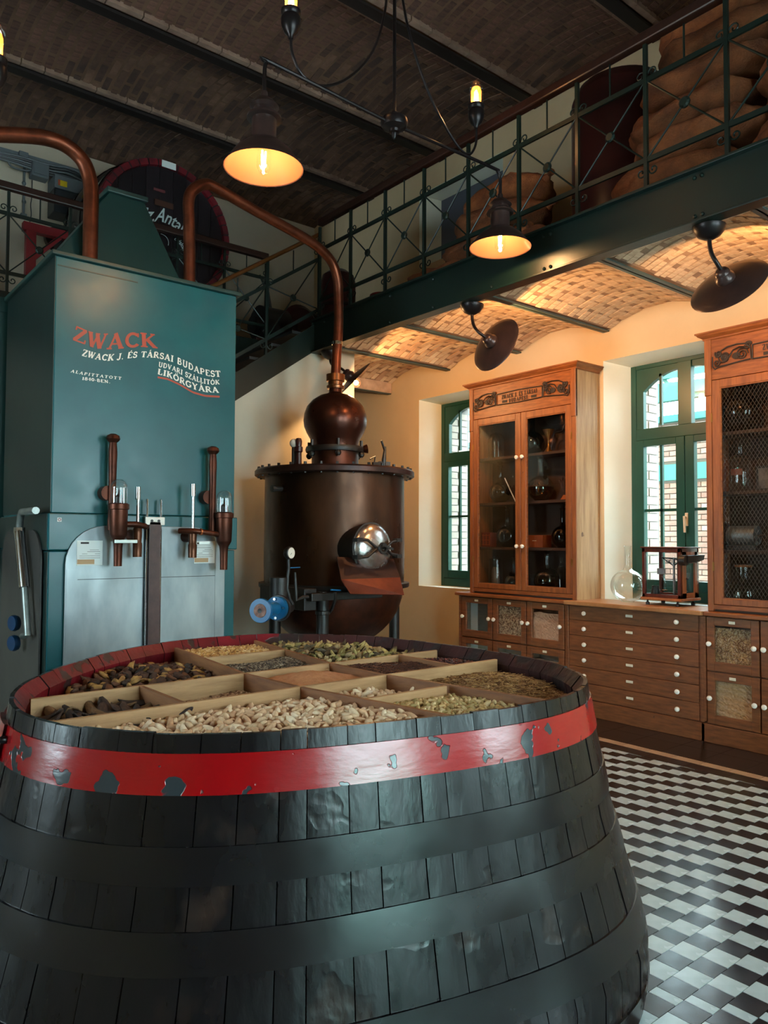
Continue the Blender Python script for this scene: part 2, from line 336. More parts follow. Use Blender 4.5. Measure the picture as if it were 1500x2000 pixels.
# ---- windows of the right wall
def window(n, yc):
    w = thing('window_%d'%n, (6.55,yc,1.04), kind='structure')
    X0, X1 = 6.52, 6.60; a, e = yc-.56, yc+.56; z0, z1 = 1.19, 3.30
    f = MB()
    ring_frame(f,X0,X1,a,e,1.04,z1,.055,.04,.10); f.box(X0,X1,a+.055,e-.055,2.57,2.68)
    f.build('frame', m_green_win, w, bevel=.004)
    # fixed arched top
    t = MB(); cy, rz_ = yc, 0
    def top(y): return 3.03+.20*math.sqrt(max(0,1-((y-yc)/.66)**2))-.02 + (.0)
    for s_ in (-1,1):
        ys = [yc+s_*(.065+(.43-.065)*i/10) for i in range(11)]
        zs = [3.21-.17*((abs(y-yc)-.03)/.40)**2.2 for y in ys]
        for i in range(10):
            t.prism([(X0+.01,ys[i],zs[i]),(X0+.01,ys[i+1],zs[i+1]),(X0+.01,ys[i+1],3.26),(X0+.01,ys[i],3.26)], (.05,0,0))
        t.box(X0+.01,X0+.06,min(ys[-1],ys[-1]+s_*.09),max(ys[-1],ys[-1]+s_*.09),2.68,3.26)
    t.box(X0-.005,X0+.06,yc-.065,yc+.065,2.68,3.26); t.build('arched_top', m_green_win, w)
    for s_ in (-1,1):
        c = yc+s_*.25
        sh = MB(); l, r_ = (yc+s_*.004, yc+s_*.506); l, r_ = min(l,r_), max(l,r_)
        ring_frame(sh, X0-.012,X0+.05,l,r_,1.142,2.568,.085,.062,.094)
        so = sh.build('sash', m_green_win, w, bevel=.004)
        bars = MB(); bars.box(X0+.01,X0+.04,c-.013,c+.013,1.23,2.51); bars.box(X0+.01,X0+.04,l+.07,r_-.09,1.88,1.906); bars.box(X0+.01,X0+.04,c-.013,c+.013,2.70,3.19)
        bars.build('glazing_bar', m_green_win, w)
        MB().quadx(X0+.024,l+.06,r_-.07,1.2,2.53).build('pane', m_pane, w)
        MB().quadx(X0+.024,yc+s_*.06 if s_>0 else yc-.45,yc+.45 if s_>0 else yc-.06,2.69,3.22).build('pane', m_pane, w)
    h = MB(); h.box(X0-.022,X0-.012,yc-.03,yc,1.74,1.86); h.tube([(X0-.03,yc-.015,1.82),(X0-.055,yc-.015,1.82)], .01); h.bar((X0-.06,yc-.015,1.83),(X0-.06,yc-.02,1.68),.02,.012,(1,0,0))
    h.build('handle', M('window_handle_white_%d'%n,(230,226,210),.3), w, bevel=.003)
    # outer reveal of pale brick, brick by brick
    if n < 3:
        bm_ = tile_mesh(.1,.2,m_brick_out,'x'); me = None
        q = MB().box(-.16,.16,-.01,.05,-.036,.036); o = q.build('brick', m_brick_out, off=(0,0,0)); me = o.data; bpy.data.objects.remove(o)
        q = MB().box(-.075,.075,-.01,.05,-.036,.036); o = q.build('brick', m_brick_out, off=(0,0,0)); me2 = o.data; bpy.data.objects.remove(o)
        for k in range(27):
            z = 1.08+.084*k
            if z > 3.25: break
            if k % 2: inst(me, 'brick', (6.80,e+.034,z), (0,0,PI), w)
            else: inst(me2, 'brick', (6.715,e+.034,z), (0,0,PI), w); inst(me2, 'brick', (6.885,e+.034,z), (0,0,PI), w)
        MB().box(6.61,6.995,e-.006,e+.05,1.05,3.29).build('joint', m_joint, w)
    # upper window
    u = MB(); u.box(X0,X1,a,e,5.02,5.10); u.box(X0,X1,a,e,5.83,5.9); u.box(X0,X1,a,a+.08,5.02,5.9); u.box(X0,X1,e-.08,e,5.02,5.9); u.box(X0,X1,yc-.03,yc+.03,5.02,5.9)
    u.build('upper_frame', m_green_win, w); MB().quadx(X0+.022,a,e,5.05,5.88).build('pane', m_pane, w); MB().box(X0-.012,X0-.006,a+.01,e-.01,5.03,5.89).build('dull_board', m_dull_board, w)  # grey board added in front of the upper pane to dull its brightness
for n, (c, h) in enumerate(WIN): window(n+1, c)

# ---- ceiling: shallow brick vaults between steel beams
ceil = thing('ceiling', (1.4,3.2,6.2), kind='structure')
BY = [9.42,8.0,6.6,5.12,3.72,2.32,.92,-.48,-1.88,-3.1]
VR = .11
def vault_bricks(par, beams, x0, x1, zs, rise, mat, mats, lim, mort=None, BL=.235, BWd=.066, gap=.012, pgap=.028, inset=.05):
    cand = []
    for i in range(len(beams)-1):
        y1_, y0_ = beams[i]-inset, beams[i+1]+inset; span = y1_-y0_
        arc = span*1.01; nb = max(2, round(arc/(BL+gap))); L = arc/nb
        r_ = (span*span/4+rise*rise)/(2*rise); half = math.asin(span/2/r_)
        nx = int((x1-x0)/(BWd+pgap))
        for c in range(nx):
            x = x0+(c+.5)*(x1-x0)/nx; sh = .5 if c%2 else 0
            for k in range(nb+(1 if sh else 0)):
                u0 = (k-sh)/nb; u1 = (k+1-sh)/nb; u0 = max(0,u0); u1 = min(1,u1)
                a = -half+half*(u0+u1)+random.uniform(-.012,.012); y = (y0_+y1_)/2+r_*math.sin(a); z = zs+rise-r_*(1-math.cos(a))
                cand.append((x+random.uniform(-.004,.004), y, z+random.uniform(-.004,.004), a, ((u1-u0)*arc-gap)*random.uniform(.86,1.03)))
    def size(c_):
        v = Vector(c_[:3])-EYE; d = v.dot(_f)
        if d < .3: return 99
        px = 750+FPX*v.dot(_r2)/d; py = 1000-FPX*v.dot(_u2)/d
        return d if -40 < px < 1540 and -40 < py < 900 else 50+d
    cand.sort(key=size)
    q = MB().box(-BWd/2,BWd/2,-.5,.5,-.006,.02); o = q.build('brick', mat, off=(0,0,0)); me = o.data; bpy.data.objects.remove(o)
    for c_ in cand[:lim]:
        inst(me, 'brick', c_[:3], (-c_[3],random.uniform(-.05,.05),random.uniform(-.02,.02)), par, (random.uniform(.92,1.06), c_[4]*random.uniform(.95,1.0), 1))
    b = MB()
    for c_ in cand[lim:]:
        x, y, z, a, l = c_; hw_ = BWd/2*random.uniform(.88,1.06); dy = l/2*random.uniform(.93,1.0); b.cur = random.randrange(len(mats)); t = random.uniform(-.03,.03)
        b.obox((x,y,z+.009), (hw_,0,hw_*t), (0,dy*math.cos(a),-dy*math.sin(a)), (0,.016*math.sin(a),.016*math.cos(a)))
    o = b.build('small_bricks', mats, par); o['kind'] = 'stuff'
    # mortar bed above the bricks
    b = MB()
    for i in range(len(beams)-1):
        y1_, y0_ = beams[i], beams[i+1]; span = y1_-y0_-2*inset; r_ = (span*span/4+rise*rise)/(2*rise); half = math.asin(span/2/r_); N = 14
        pts = [(y0_-.001, zs-.0)]+[((y0_+y1_)/2+r_*math.sin(-half+2*half*k/N), zs+rise-r_*(1-math.cos(-half+2*half*k/N))+.003) for k in range(N+1)]+[(y1_+.001, zs)]
        pts += [(y1_+.001, zs+rise+.10),(y0_-.001, zs+rise+.10)]
        for k in range(len(pts)-3):
            (a_,z_),(c_,w_) = pts[k],pts[k+1]
            b.add([(x0,a_,z_),(x1,a_,z_),(x1,c_,w_),(x0,c_,w_)], [(0,1,2,3)])
        b.box(x0,x1,y0_,y1_,zs+rise+.07,zs+rise+.10)
    b.build('mortar_bed', mort or m_mortar, par)
mb_var = [M('ceiling_brick_%s'%n, c, .85, c2=c2, scale=7, bump=.4, bs=30) for n, c, c2 in (('tan',(122,90,72),(94,68,54)),('brown',(98,70,57),(74,52,43)),('dark',(80,56,47),(60,42,36)))]
ml_var = [M('vault_brick_%s'%n, c, .85, c2=c2, scale=7, bump=.4, bs=30) for n, c, c2 in (('pale',(222,196,164),(196,168,138)),('tan',(204,176,144),(178,148,120)),('rose',(196,160,130),(168,134,106)))]
vault_bricks(ceil, BY, -3.5, 6.27, 6.285, VR, m_brick_up, mb_var, 300)
m_beam = M('dark_beam_steel', (26,18,16), .6)
m_cap = M('ceiling_edge_brick', (150,122,104), .85, c2=(120,94,80), scale=6, bump=.3, bs=30, rand=.1)
for y in BY[1:-1]:
    b = MB(); b.box(-3.49,6.262,y-.055,y+.055,6.222,6.245); b.box(-3.49,6.262,y-.012,y+.012,6.24,6.45); b.build('ceiling_beam', m_beam, ceil)
    for s_ in (-1,1):
        k = MB(); x = -3.5
        while x < 6.2:
            l = random.uniform(.22,.34); k.box(x,min(6.26,x+l-.012),y+s_*.058 if s_>0 else y-.115,y+.115 if s_>0 else y-.058,6.262,6.32+random.uniform(-.006,.006)); x += l
        k.build('edge_bricks', m_cap, ceil)['kind'] = 'stuff'
MB().box(-3.6,7.0,-3.2,9.6,6.54,6.60).build('ceiling_slab', m_mortar, ceil)

# ---- gallery along the right wall
XG = 4.54; ZF = 3.96
gal = thing('gallery', (XG,3,ZF), 'upper gallery with deep green steel edge beam and brick vaulted underside along the window wall', 'gallery')
f = MB(); f.box(XG,XG+.012,-2.99,6.825,3.63,3.96); f.box(XG-.045,XG+.07,-2.99,6.825,3.955,3.975); f.box(XG-.045,XG+.07,-2.99,6.825,3.62,3.636)
f.box(XG-.02,XG+.3,6.81,6.825,3.62,3.96); f.build('edge_beam', m_green, gal, bevel=.003)
MB().box(XG+.01,6.262,-2.99,6.86,3.90,3.955).box(4.6,6.262,6.86,9.39,3.90,3.955).build('floor_slab', M('gallery_boards',(70,56,46),.7), gal)
GB = [9.35,8.7,7.6,6.5,5.4,4.3,3.2,2.1,1.0,-.1,-1.2,-2.3,-2.95]
m_gbeam = M('grey_green_beam', (56,76,74), .4, c2=(46,64,62), scale=3)
vault_bricks(gal, GB, XG+.07, 6.262, 3.645, .12, m_brick_lo, ml_var, 300, M('gallery_mortar',(150,120,96),.9,c2=(124,96,76),scale=4,bump=.4,bs=30), BL=.24, BWd=.062, pgap=.012)
for y in GB:
    lo = 3.50 if y == 7.6 else 3.622
    MB().box(XG+.013,6.262,y-.035,y+.035,lo,lo+.014).box(XG+.013,6.262,y-.006,y+.006,lo,3.75).build('cross_beam', m_gbeam, gal)
MB().box(XG+.3,6.262,7.56,7.64,3.51,3.70).build('bearing_block', ml_var[2], gal)
MB().box(XG+.013,XG+.12,-2.99,6.8,3.640,3.652).build('mortar_strip', ml_var[0], gal)
# rivets along the beam
b = MB()
for y in [6.6,5.5,4.9,4.2,3.66,3.6,2.45,2.40,1.9]:
    for z in (3.67,3.92): b.sphere((XG-.004,y,z), .014, 6, 4)
b.build('rivets', m_green, gal)

# ---- railings with crossed bars, rosettes and scrolls
def spiral(cx, cz, s_, up):
    pts = []
    for i in range(15):
        a = i/14*2.2*PI; r_ = .034*(1-.72*i/14)
        pts.append((cx+s_*(.034-r_*math.cos(a)), cz+up*(r_*math.sin(a))))
    return pts
def railing(root, P0, P1, n, posts, mat, hand, z_lo=.20, z_hi=.76, z_h0=1.0, foot=0, hand_tube=False, hand_ext=(0,0)):
    P0, P1 = Vector(P0), Vector(P1); D = (P1-P0)/n; L = D.length; d = D.normalized(); up = Vector((0,0,1))
    flat = Vector((D.x,D.y,0)).normalized(); side = flat.cross(up)
    def rail(z, w, h, nm, mt, ext=(0,0)): MB().bar(P0+up*z-d*ext[0], P1+up*z+d*ext[1], w, h, up).build(nm, mt, root)
    rail(z_hi, .018, .035, 'top_rail', mat); rail(z_lo, .018, .035, 'bottom_rail', mat)
    if hand_tube: MB().tube([P0+up*(z_h0+.04)-d*hand_ext[0], P1+up*(z_h0+.04)+d*hand_ext[1]], .022, 12).build('handrail', hand, root, smooth=True)
    else: MB().bar(P0+up*(z_h0+.045), P1+up*(z_h0+.045), .07, .075, up).build('handrail', hand, root, bevel=.012)
    for i in range(n+1):
        p = P0+D*i
        if i in posts: MB().bar(p+up*foot, p+up*z_h0, .026, .026, flat).build('post', mat, root)
        for s_ in (-1,1):
            for (zz,u_) in ((z_hi+.03,1),(z_lo-.05,-1)):
                if (i == 0 and s_ < 0) or (i == n and s_ > 0): continue
                MB().tube([p+flat*(q[0])+up*q[1]-side*.012 for q in spiral(s_*.012, zz+u_*.02, s_, u_)], .0058, 5).build('scroll', mat, root)
    for i in range(n):
        a, c = P0+D*i, P0+D*(i+1); mid = (a+c)/2+up*((z_lo+z_hi)/2)
        MB().tube([a+up*z_lo, c+up*z_hi], .007, 6).build('cross_bar', mat, root); MB().tube([a+up*z_hi, c+up*z_lo], .007, 6).build('cross_bar', mat, root)
        MB().lathe([(.001,-.016),(.026,-.016),(.038,-.006),(.038,.006),(.026,.016),(.001,.016)], mid, side, 12).build('rosette', mat, root)
        MB().tube([(a+c)/2+up*z_hi, (a+c)/2+up*z_h0], .007, 6).build('baluster', mat, root)
m_hand = M('dark_wood_handrail', (52,28,20), .35, c2=(38,20,16), scale=6, st=(1,5,5))
gr = thing('gallery_railing', (XG,3,ZF), 'long green iron railing with crossed bars and brown handrail on the right gallery', 'railing')
railing(gr, (XG,6.70,3.97), (XG,.56,3.97), 11, range(12), m_green, m_hand, z_lo=.20, z_hi=.75, z_h0=1.0)
sr = thing('stair_railing', (3.6,6.80,3.2), 'sloping stair railing with thin brass handrail left of the gallery', 'railing')
ST0 = Vector((4.60,6.80,3.97)); ST1 = Vector((.66,6.80,3.97-3.94*.672))
railing(sr, ST0, ST1, 6, range(7), m_green, M('brass_handrail',(142,92,50),.32,.7), z_lo=.14, z_hi=.70, z_h0=.93, foot=-.02, hand_tube=True, hand_ext=(.0,.05))
bk = thing('back_railing', (2,7.9,ZF), 'straight green iron railing with brown handrail along the back landing', 'railing')
railing(bk, (4.60,7.9,3.96), (-1.72,7.9,3.96), 11, range(12), m_green, m_hand, z_lo=.20, z_hi=.78, z_h0=1.0)
st = thing('staircase', (3.5,6.8,2.5), 'dark green steel staircase rising to the gallery against the plaster wall', 'staircase')
for y in (6.795, 7.72):
    MB().prism([(4.60,y,3.97),(4.60,y,3.68),(4.57-3.70/SL,y,0),(4.57-3.70/SL-.38,y,0)], (0,.03,0)).build('stringer', m_green, st)
for k in range(21):
    z = 3.80-.178*k; x = 4.42-.2543*k
    if z < .1: break
    MB().box(x-.14,x+.16,6.83,7.715,z,z+.03).build('tread', M('dark_tread',(24,26,26),.7) if k == 0 else bpy.data.materials['dark_tread'], st)
bl = thing('back_landing', (1,8.6,3.96), 'dark back landing floor behind the green railing', 'landing')
MB().box(-3.49,4.6,7.86,9.39,3.80,3.955).build('floor_slab', M('landing_dark',(44,40,38),.7), bl); MB().box(-3.49,4.6,7.85,7.862,3.66,3.965).build('edge_beam', m_green, bl)
# ================================================================ GREAT VAT
VC = Vector((1.64,2.5,0))
_co = [1.0199,-.0075,.0286,-.0133,.0091,-.0608,-.0407,-.0092,.0039]
def vshape(t): return (_co[0]+sum(_co[2*k-1]*math.cos(k*t)+_co[2*k]*math.sin(k*t) for k in range(1,5)))/_co[0]
VP = [(0,1.17),(.12,1.20),(.26,1.20),(.36,1.175),(.50,1.135),(.69,1.085),(.90,1.048),(1.0,1.028),(1.10,1.012)]
def vr(z):
    for (a,ra),(b,rb) in zip(VP,VP[1:]):
        if z <= b: return ra+(rb-ra)*(z-a)/(b-a)
    return VP[-1][1]
def vpt(t, z, dr=0): r_ = vr(z)*vshape(t)+dr; return (VC.x+r_*math.cos(t), VC.y+r_*math.sin(t), z)
vat = thing('herb_vat', (1.64,2.5,0), 'huge open wooden vat with dark staves and a worn red top hoop in the foreground', 'vat')
def stave_mat():
    mt = M('vat_stave', (12,11,14), .24, c2=(20,17,20), scale=5, st=(3,3,1), bump=.3, bs=14, bst=(3,3,1.0), bdist=.004, c3=(46,34,30), thr=.60, s3=6, edge=.14, rough2=.36, rand=.2)
    mt.node_tree.nodes['Principled BSDF'].inputs['Specular IOR Level'].default_value = .36
    return mt
m_stave = stave_mat()
m_rimred = M('worn_red_rim', (96,16,24), .42, c2=(120,18,30), scale=6, c3=(52,36,34), thr=.56, s3=9, edge=.04, bump=.3, bs=30, rand=.15)
m_rimdark = M('worn_dark_rim', (46,22,24), .45, c2=(62,26,28), scale=6, c3=(36,30,32), thr=.5, s3=8, edge=.1, bump=.3, bs=30, rand=.2)
NS = 62; TH = .055; ang = [2*PI*i/NS+random.uniform(-.018,.018) for i in range(NS)]
for i in range(NS):
    a, b_ = ang[i]+.0016, (ang[(i+1)%NS]+(2*PI if i == NS-1 else 0))-.0016
    zt = 1.10+random.uniform(-.0022,.0022); jit = random.uniform(-.002,.002)
    b = MB(); lv = [0,.12,.26,.40,.55,.70,.85,1.0,zt]; N = 3; idx = []
    for z in lv:
        idx.append([vpt(a+(b_-a)*k/N, z, jit-(.0012 if k in (0,N) else 0)) for k in range(N+1)])
    ins = [[vpt(a+(b_-a)*k/N, z, jit-TH) for k in range(N+1)] for z in (0,1.055)]
    chm = [vpt(a+(b_-a)*k/N, zt, jit-.014) for k in range(N+1)]
    rows = idx+[chm]+[ins[1]]+[ins[0]]
    vs = [p for r_ in rows for p in r_]; w = N+1; fs = []; n_r = len(rows); mi = []
    for r_ in range(n_r):
        r2_ = (r_+1)%n_r
        for k in range(N): fs.append((r_*w+k, r_*w+k+1, r2_*w+k+1, r2_*w+k)); mi.append(0 if r_ < len(idx) else 1)
    fs.append(tuple(r_*w for r_ in range(n_r))[::-1]); fs.append(tuple(r_*w+N for r_ in range(n_r))); mi += [0,0]
    b.v = vs; b.f = fs; b.mi = mi
    tm = (a+b_)/2
    inner = m_rimred if (tm > R(62) and tm < R(215)) else m_rimdark
    b.build('stave', [m_stave, inner], vat, smooth=True)
m_hoop_spec = .5
def hoop(z0, z1, mat, name, t0=0, t1=2*PI, dr=.002, th=.004, n=120):
    b = MB(); full = t1-t0 > 6.28; m_ = n if full else n+1; rows = [(z0,dr-.004),(z0,dr+th),(z1,dr+th),(z1,dr-.004)]
    for (z, d_) in rows:
        for j in range(m_):
            t = t0+(t1-t0)*j/n; b.v.append(vpt(t, z, d_))
    for r_ in range(len(rows)):
        r2_ = (r_+1)%len(rows)
        for j in range(n): j2 = (j+1)%m_; b.f.append((r_*m_+j, r_*m_+j2, r2_*m_+j2, r2_*m_+j)); b.mi.append(0)
    return b.build(name, mat, vat, smooth=True)
m_redhoop = M('chipped_red_hoop', (160,2,12), .17, c2=(142,2,13), scale=3, c3=(44,52,58), thr=.60, s3=9, edge=.012, bump=.22, bs=11, bst=(1,1,3), rough2=.28, coat=.2, bdist=.006)
m_hoop = M('dark_steel_hoop', (13,12,16), .20, .0, c2=(19,18,22), scale=4, bump=.15, bs=9, rough2=.30, bdist=.004)
m_hoop.node_tree.nodes['Principled BSDF'].inputs['Specular IOR Level'].default_value = m_hoop_spec
hoop(.952,1.052, m_redhoop, 'top_hoop')
for z0, z1 in ((.742,.832),(.548,.642),(.305,.405),(.06,.16)): hoop(z0,z1, m_hoop, 'hoop')
tj = math.atan2(1.62-2.5, .62-1.64)
p = onZ(50,1440,1.0); tj = math.atan2(p.y-2.5, p.x-1.64)
hoop(.950,1.054, m_redhoop, 'hoop_overlap', tj-.14, tj+.03, .010, .005, 8)
for (x, y) in ((15,1420),(15,1437),(39,1450)):
    q = onZ(x,y,1.0); t = math.atan2(q.y-2.5, q.x-1.64); d = Vector((math.cos(t),math.sin(t),.15))
    b = MB().lathe([(.001,.012),(.008,.010),(.012,.003),(.012,-.008)], vpt(t, 1.0+random.uniform(-.018,.018), .016), d, 10); b.build('rivet', m_hoop, vat, smooth=True)
# fill platform inside the vat and the divider boards
b = MB(); NN = 72
b.v = [(VC.x,VC.y,.945)]+[vpt(2*PI*i/NN, .945, -TH+.004) for i in range(NN)]; b.f = [(0,i+1,(i+1)%NN+1) for i in range(NN)]; b.mi = [0]*NN
b.v += [(p_[0],p_[1],.925) for p_ in b.v]; b.f += [tuple(i+NN+1 for i in f_)[::-1] for f_ in b.f]; b.mi = [0]*len(b.f)
m_div = M('divider_board', (186,144,98), .6, c2=(156,114,72), scale=4, st=(1,6,8), bump=.12, bs=20)
m_div2 = M('divider_board_end', (150,98,58), .6, c2=(118,72,42), scale=4, st=(6,1,8), bump=.12, bs=20)
b.build('false_floor', m_div2, vat)
ZD = 1.078
def rim_t(x, y):   # distance factor to the inner wall
    t = math.atan2(y, x); return math.hypot(x, y)/(1.015*vshape(t)-TH-.004)
def board(x0, y0, x1, y1, mat, z0=.946, z1=ZD):
    MB().bar((VC.x+x0,VC.y+y0,(z0+z1)/2),(VC.x+x1,VC.y+y1,(z0+z1)/2), .017, z1-z0).build('divider', mat, vat, bevel=.002)
def clip_x(y, s_):
    x = 0
    while rim_t(x, y) < .995: x += s_*.005
    return x
def clip_y(x0, y, dx, s_):
    x = x0
    while rim_t(x, y) < .985: y += s_*.005; x += dx*.005
    return x, y
board(clip_x(.165,-1), .165, clip_x(.165,1), .165, m_div); board(clip_x(-.20,-1), -.20, clip_x(-.20,1), -.20, m_div)
board(-.13,.62, .30,.62, m_div); x_, y_ = clip_y(.3,-.505,.0,-1); board(-.09,-.505,.27,-.505, m_div)
x_, y_ = clip_y(-.175,.17,.1,1); board(-.175,.175,x_,y_, m_div2)
x_, y_ = clip_y(.235,.17,.13,1); board(.235,.175,x_,y_, m_div2)
board(-.59,.156,-.59,-.192, m_div2); board(-.175,.156,-.155,-.192, m_div2); board(.232,.156,.24,-.192, m_div2); board(.615,.156,.612,-.192, m_div2)
x_, y_ = clip_y(-.15,-.2,.17,-1); board(-.15,-.21,x_,y_, m_div2)
x_, y_ = clip_y(.245,-.2,.17,-1); board(.245,-.21,x_,y_, m_div2)
# ---- contents of the compartments
def xd1(y):   # the two cross boards that run front to back
    return -.175+.1*(y-.17) if y > .165 else (-.175+(.165-y)*.055 if y > -.2 else -.15+.17*(-.2-y))
def xd2(y): return .235+.13*(y-.17) if y > .165 else (.232+(.165-y)*.02 if y > -.2 else .245+.17*(-.2-y))
ZONE = {
 'back_left':  lambda x,y: y > .178 and x < xd1(y)-.012,
 'back_mid':   lambda x,y: y > .632 and xd1(y)+.012 < x < xd2(y)-.012,
 'mid_back':   lambda x,y: .178 < y < .608 and xd1(y)+.012 < x < xd2(y)-.012,
 'back_right': lambda x,y: y > .178 and x > xd2(y)+.012,
 'row1': lambda x,y: -.188 < y < .152 and x < -.603,
 'row2': lambda x,y: -.188 < y < .152 and -.577 < x < xd1(y)-.012,
 'row3': lambda x,y: -.188 < y < .152 and xd1(y)+.012 < x < xd2(y)-.012,
 'row4': lambda x,y: -.188 < y < .152 and xd2(y)+.012 < x < .602,
 'row5': lambda x,y: -.188 < y < .152 and x > .628,
 'front_left': lambda x,y: y < -.212 and x < xd1(y)-.012,
 'front_mid': lambda x,y: -.493 < y < -.212 and xd1(y)+.012 < x < xd2(y)-.012,
 'front_low': lambda x,y: y < -.517 and xd1(y)+.012 < x < xd2(y)-.012,
 'front_right': lambda x,y: y < -.212 and x > xd2(y)+.012,
}
def zone_pts(z, step, jit=.3, mar=.985):
    out = []; n = int(1.15/step)
    for i in range(-n, n+1):
        for j in range(-n, n+1):
            x = (i+random.uniform(-jit,jit))*step; y = (j+random.uniform(-jit,jit))*step
            if rim_t(x,y) < mar and ZONE[z](x,y): out.append((x,y))
    return out
BEDS = {}
def bed(name, z, hf, mat, label, cat, step=.022, now=False):   # closed heap following hf
    b = MB(); n = int(1.15/step)
    for i in range(-n, n):
        for j in range(-n, n):
            x, y = (i+.5)*step, (j+.5)*step
            if rim_t(x,y) < .99 and ZONE[z](x,y):
                q = [(x-step/2,y-step/2),(x+step/2,y-step/2),(x+step/2,y+step/2),(x-step/2,y+step/2)]
                b.add([(VC.x+a,VC.y+c,hf(a,c)) for a,c in q], [(0,1,2,3)])
    BEDS[z] = (b, mat, name, label, cat)
    if now: flush(z)
def flush(z):
    if z not in BEDS: return
    b, mat, name, label, cat = BEDS.pop(z)
    o = b.build(name, mat, off=(VC.x,VC.y,.95)); o.modifiers.new('weld','WELD').merge_threshold = .002; o['kind'] = 'stuff'; o['label'] = label; o['category'] = cat
def shapes(n, nm, fn, mats, smooth=True):
    out = []
    for k in range(n):
        b = fn(k); o = b.build(nm, mats[k%len(mats)], off=(0,0,0), smooth=False)
        if smooth: o.data.polygons.foreach_set('use_smooth', [True]*len(o.data.polygons))
        out.append(o.data); bpy.data.objects.remove(o)
    return out
def chunk(L, W_, H, seed, curl=0, n=7, k=5, rough_=.3):
    b = MB().sphere((0,0,0), 1, n, k)
    b.v = [(v[0]*L*(1+rough_*noise.noise(Vector(v)*1.3+Vector((seed,0,0)))), v[1]*W_*(1+rough_*noise.noise(Vector(v)*1.7+Vector((0,seed,0))))+curl*v[0]*v[0]*L, v[2]*H*(1+rough_*noise.noise(Vector(v)*1.5+Vector((0,0,seed))))) for v in b.v]
    return b
def strew(name, zone, step, hf, meshes, label, cat, group, zr=.6, smin=.8, smax=1.15, lim=300, lean=.8, up=0):
    flush(zone); pts = zone_pts(zone, step); random.shuffle(pts)
    pts = sorted(pts, key=lambda p_: (Vector((VC.x+p_[0],VC.y+p_[1],1))-EYE).length)
    if len(pts) > lim:
        far = pts[lim:]; pts = pts[:lim]; b = MB()
        for (x,y) in far:
            me = random.choice(meshes); b.cur = meshes.index(me)%len(mats_of(meshes)); mt = Matrix.Translation((VC.x+x,VC.y+y,hf(x,y)+up))@Euler((random.uniform(-lean,lean),random.uniform(-lean,lean),random.uniform(0,6.28))).to_matrix().to_4x4()@Matrix.Scale(random.uniform(smin,smax),4)
            b.add([mt@v.co for v in me.vertices], [tuple(p_.vertices) for p_ in me.polygons])
        o = b.build(name+'_far_heap', mats_of(meshes), off=(VC.x,VC.y,.95), smooth=False); o.data.polygons.foreach_set('use_smooth',[True]*len(o.data.polygons))
        o['kind'] = 'stuff'; o['label'] = label+', farther part of the heap'; o['category'] = cat
    for (x,y) in pts:
        o = inst(random.choice(meshes), name, (VC.x+x,VC.y+y,hf(x,y)+up+random.uniform(0,.006)), (random.uniform(-lean,lean),random.uniform(-lean,lean),random.uniform(0,6.28)))
        s_ = random.uniform(smin,smax); o.scale = (s_,s_,s_); tag(o, label, cat, group)
def mats_of(meshes):
    r_ = []
    for me in meshes:
        if me.materials[0] not in r_: r_.append(me.materials[0])
    return r_
def scatter(name, zone, step, hf, meshes, label, cat, lean=.5, up=0, smin=.8, smax=1.2):   # too small and too many to count: one heap
    b = MB(); ms = list(mats_of(meshes))
    if zone in BEDS:
        bb, mat, *_ = BEDS.pop(zone); b.cur = len(ms); b.add(bb.v, bb.f); ms.append(mat)
    for (x,y) in zone_pts(zone, step):
        me = random.choice(meshes); b.cur = ms.index(me.materials[0])
        mt = Matrix.Translation((VC.x+x,VC.y+y,hf(x,y)+up+random.uniform(0,.005)))@Euler((random.uniform(-lean,lean),random.uniform(-lean,lean),random.uniform(0,6.28))).to_matrix().to_4x4()@Matrix.Scale(random.uniform(smin,smax),4)
        b.add([mt@v.co for v in me.vertices], [tuple(p_.vertices) for p_ in me.polygons])
    o = b.build(name, ms, off=(VC.x,VC.y,.95)); o['kind'] = 'stuff'; o['label'] = label; o['category'] = cat; return o
hn = lambda x,y,s_,a: a*noise.noise(Vector((x*s_,y*s_,3.1)))
def mm(n, c, c2, **k): return M(n, c, k.pop('rough',.75), c2=c2, scale=k.pop('scale',30), bump=.3, bs=80, **k)
# pale root chunks, front left
root_ms = [mm('pale_root_%d'%i, c, c2) for i,(c,c2) in enumerate((((236,206,168),(212,172,132)),((222,182,142),(190,146,112)),((244,222,190),(222,190,154))))]
root_me = shapes(8, 'dried_root_piece', lambda k: chunk(.021+.004*(k%3), .011, .009, k*3.1, .5 if k%3==0 else .15, 8, 6), root_ms)
h_fl = lambda x,y: 1.032+.025*max(0,1-abs(y+.62)/.5)+hn(x,y,4,.02)-.02*max(0,(-x-.55))
bed('root_piece_bed','front_left', lambda x,y: h_fl(x,y)-.012, root_ms[1], 'deeper layer of pale dried root pieces filling the front left compartment', 'dried roots')
strew('dried_root_piece','front_left', .031, h_fl, root_me, 'pale knobbly dried root piece heaped in the front left compartment of the vat', 'dried root', 'pale root pieces heaped in the front left compartment')
h_fm = lambda x,y: 1.022+hn(x,y,5,.02)-.03*max(0,x-.1)*4
bed('small_root_bed','front_mid', lambda x,y: h_fm(x,y)-.012, root_ms[1], 'deeper layer of pale root pieces in the small front compartment', 'dried roots')
strew('dried_root_piece','front_mid', .033, h_fm, root_me, 'pale curled dried root piece in the small half-empty front compartment', 'dried root', 'pale root pieces in the small half-empty front compartment')
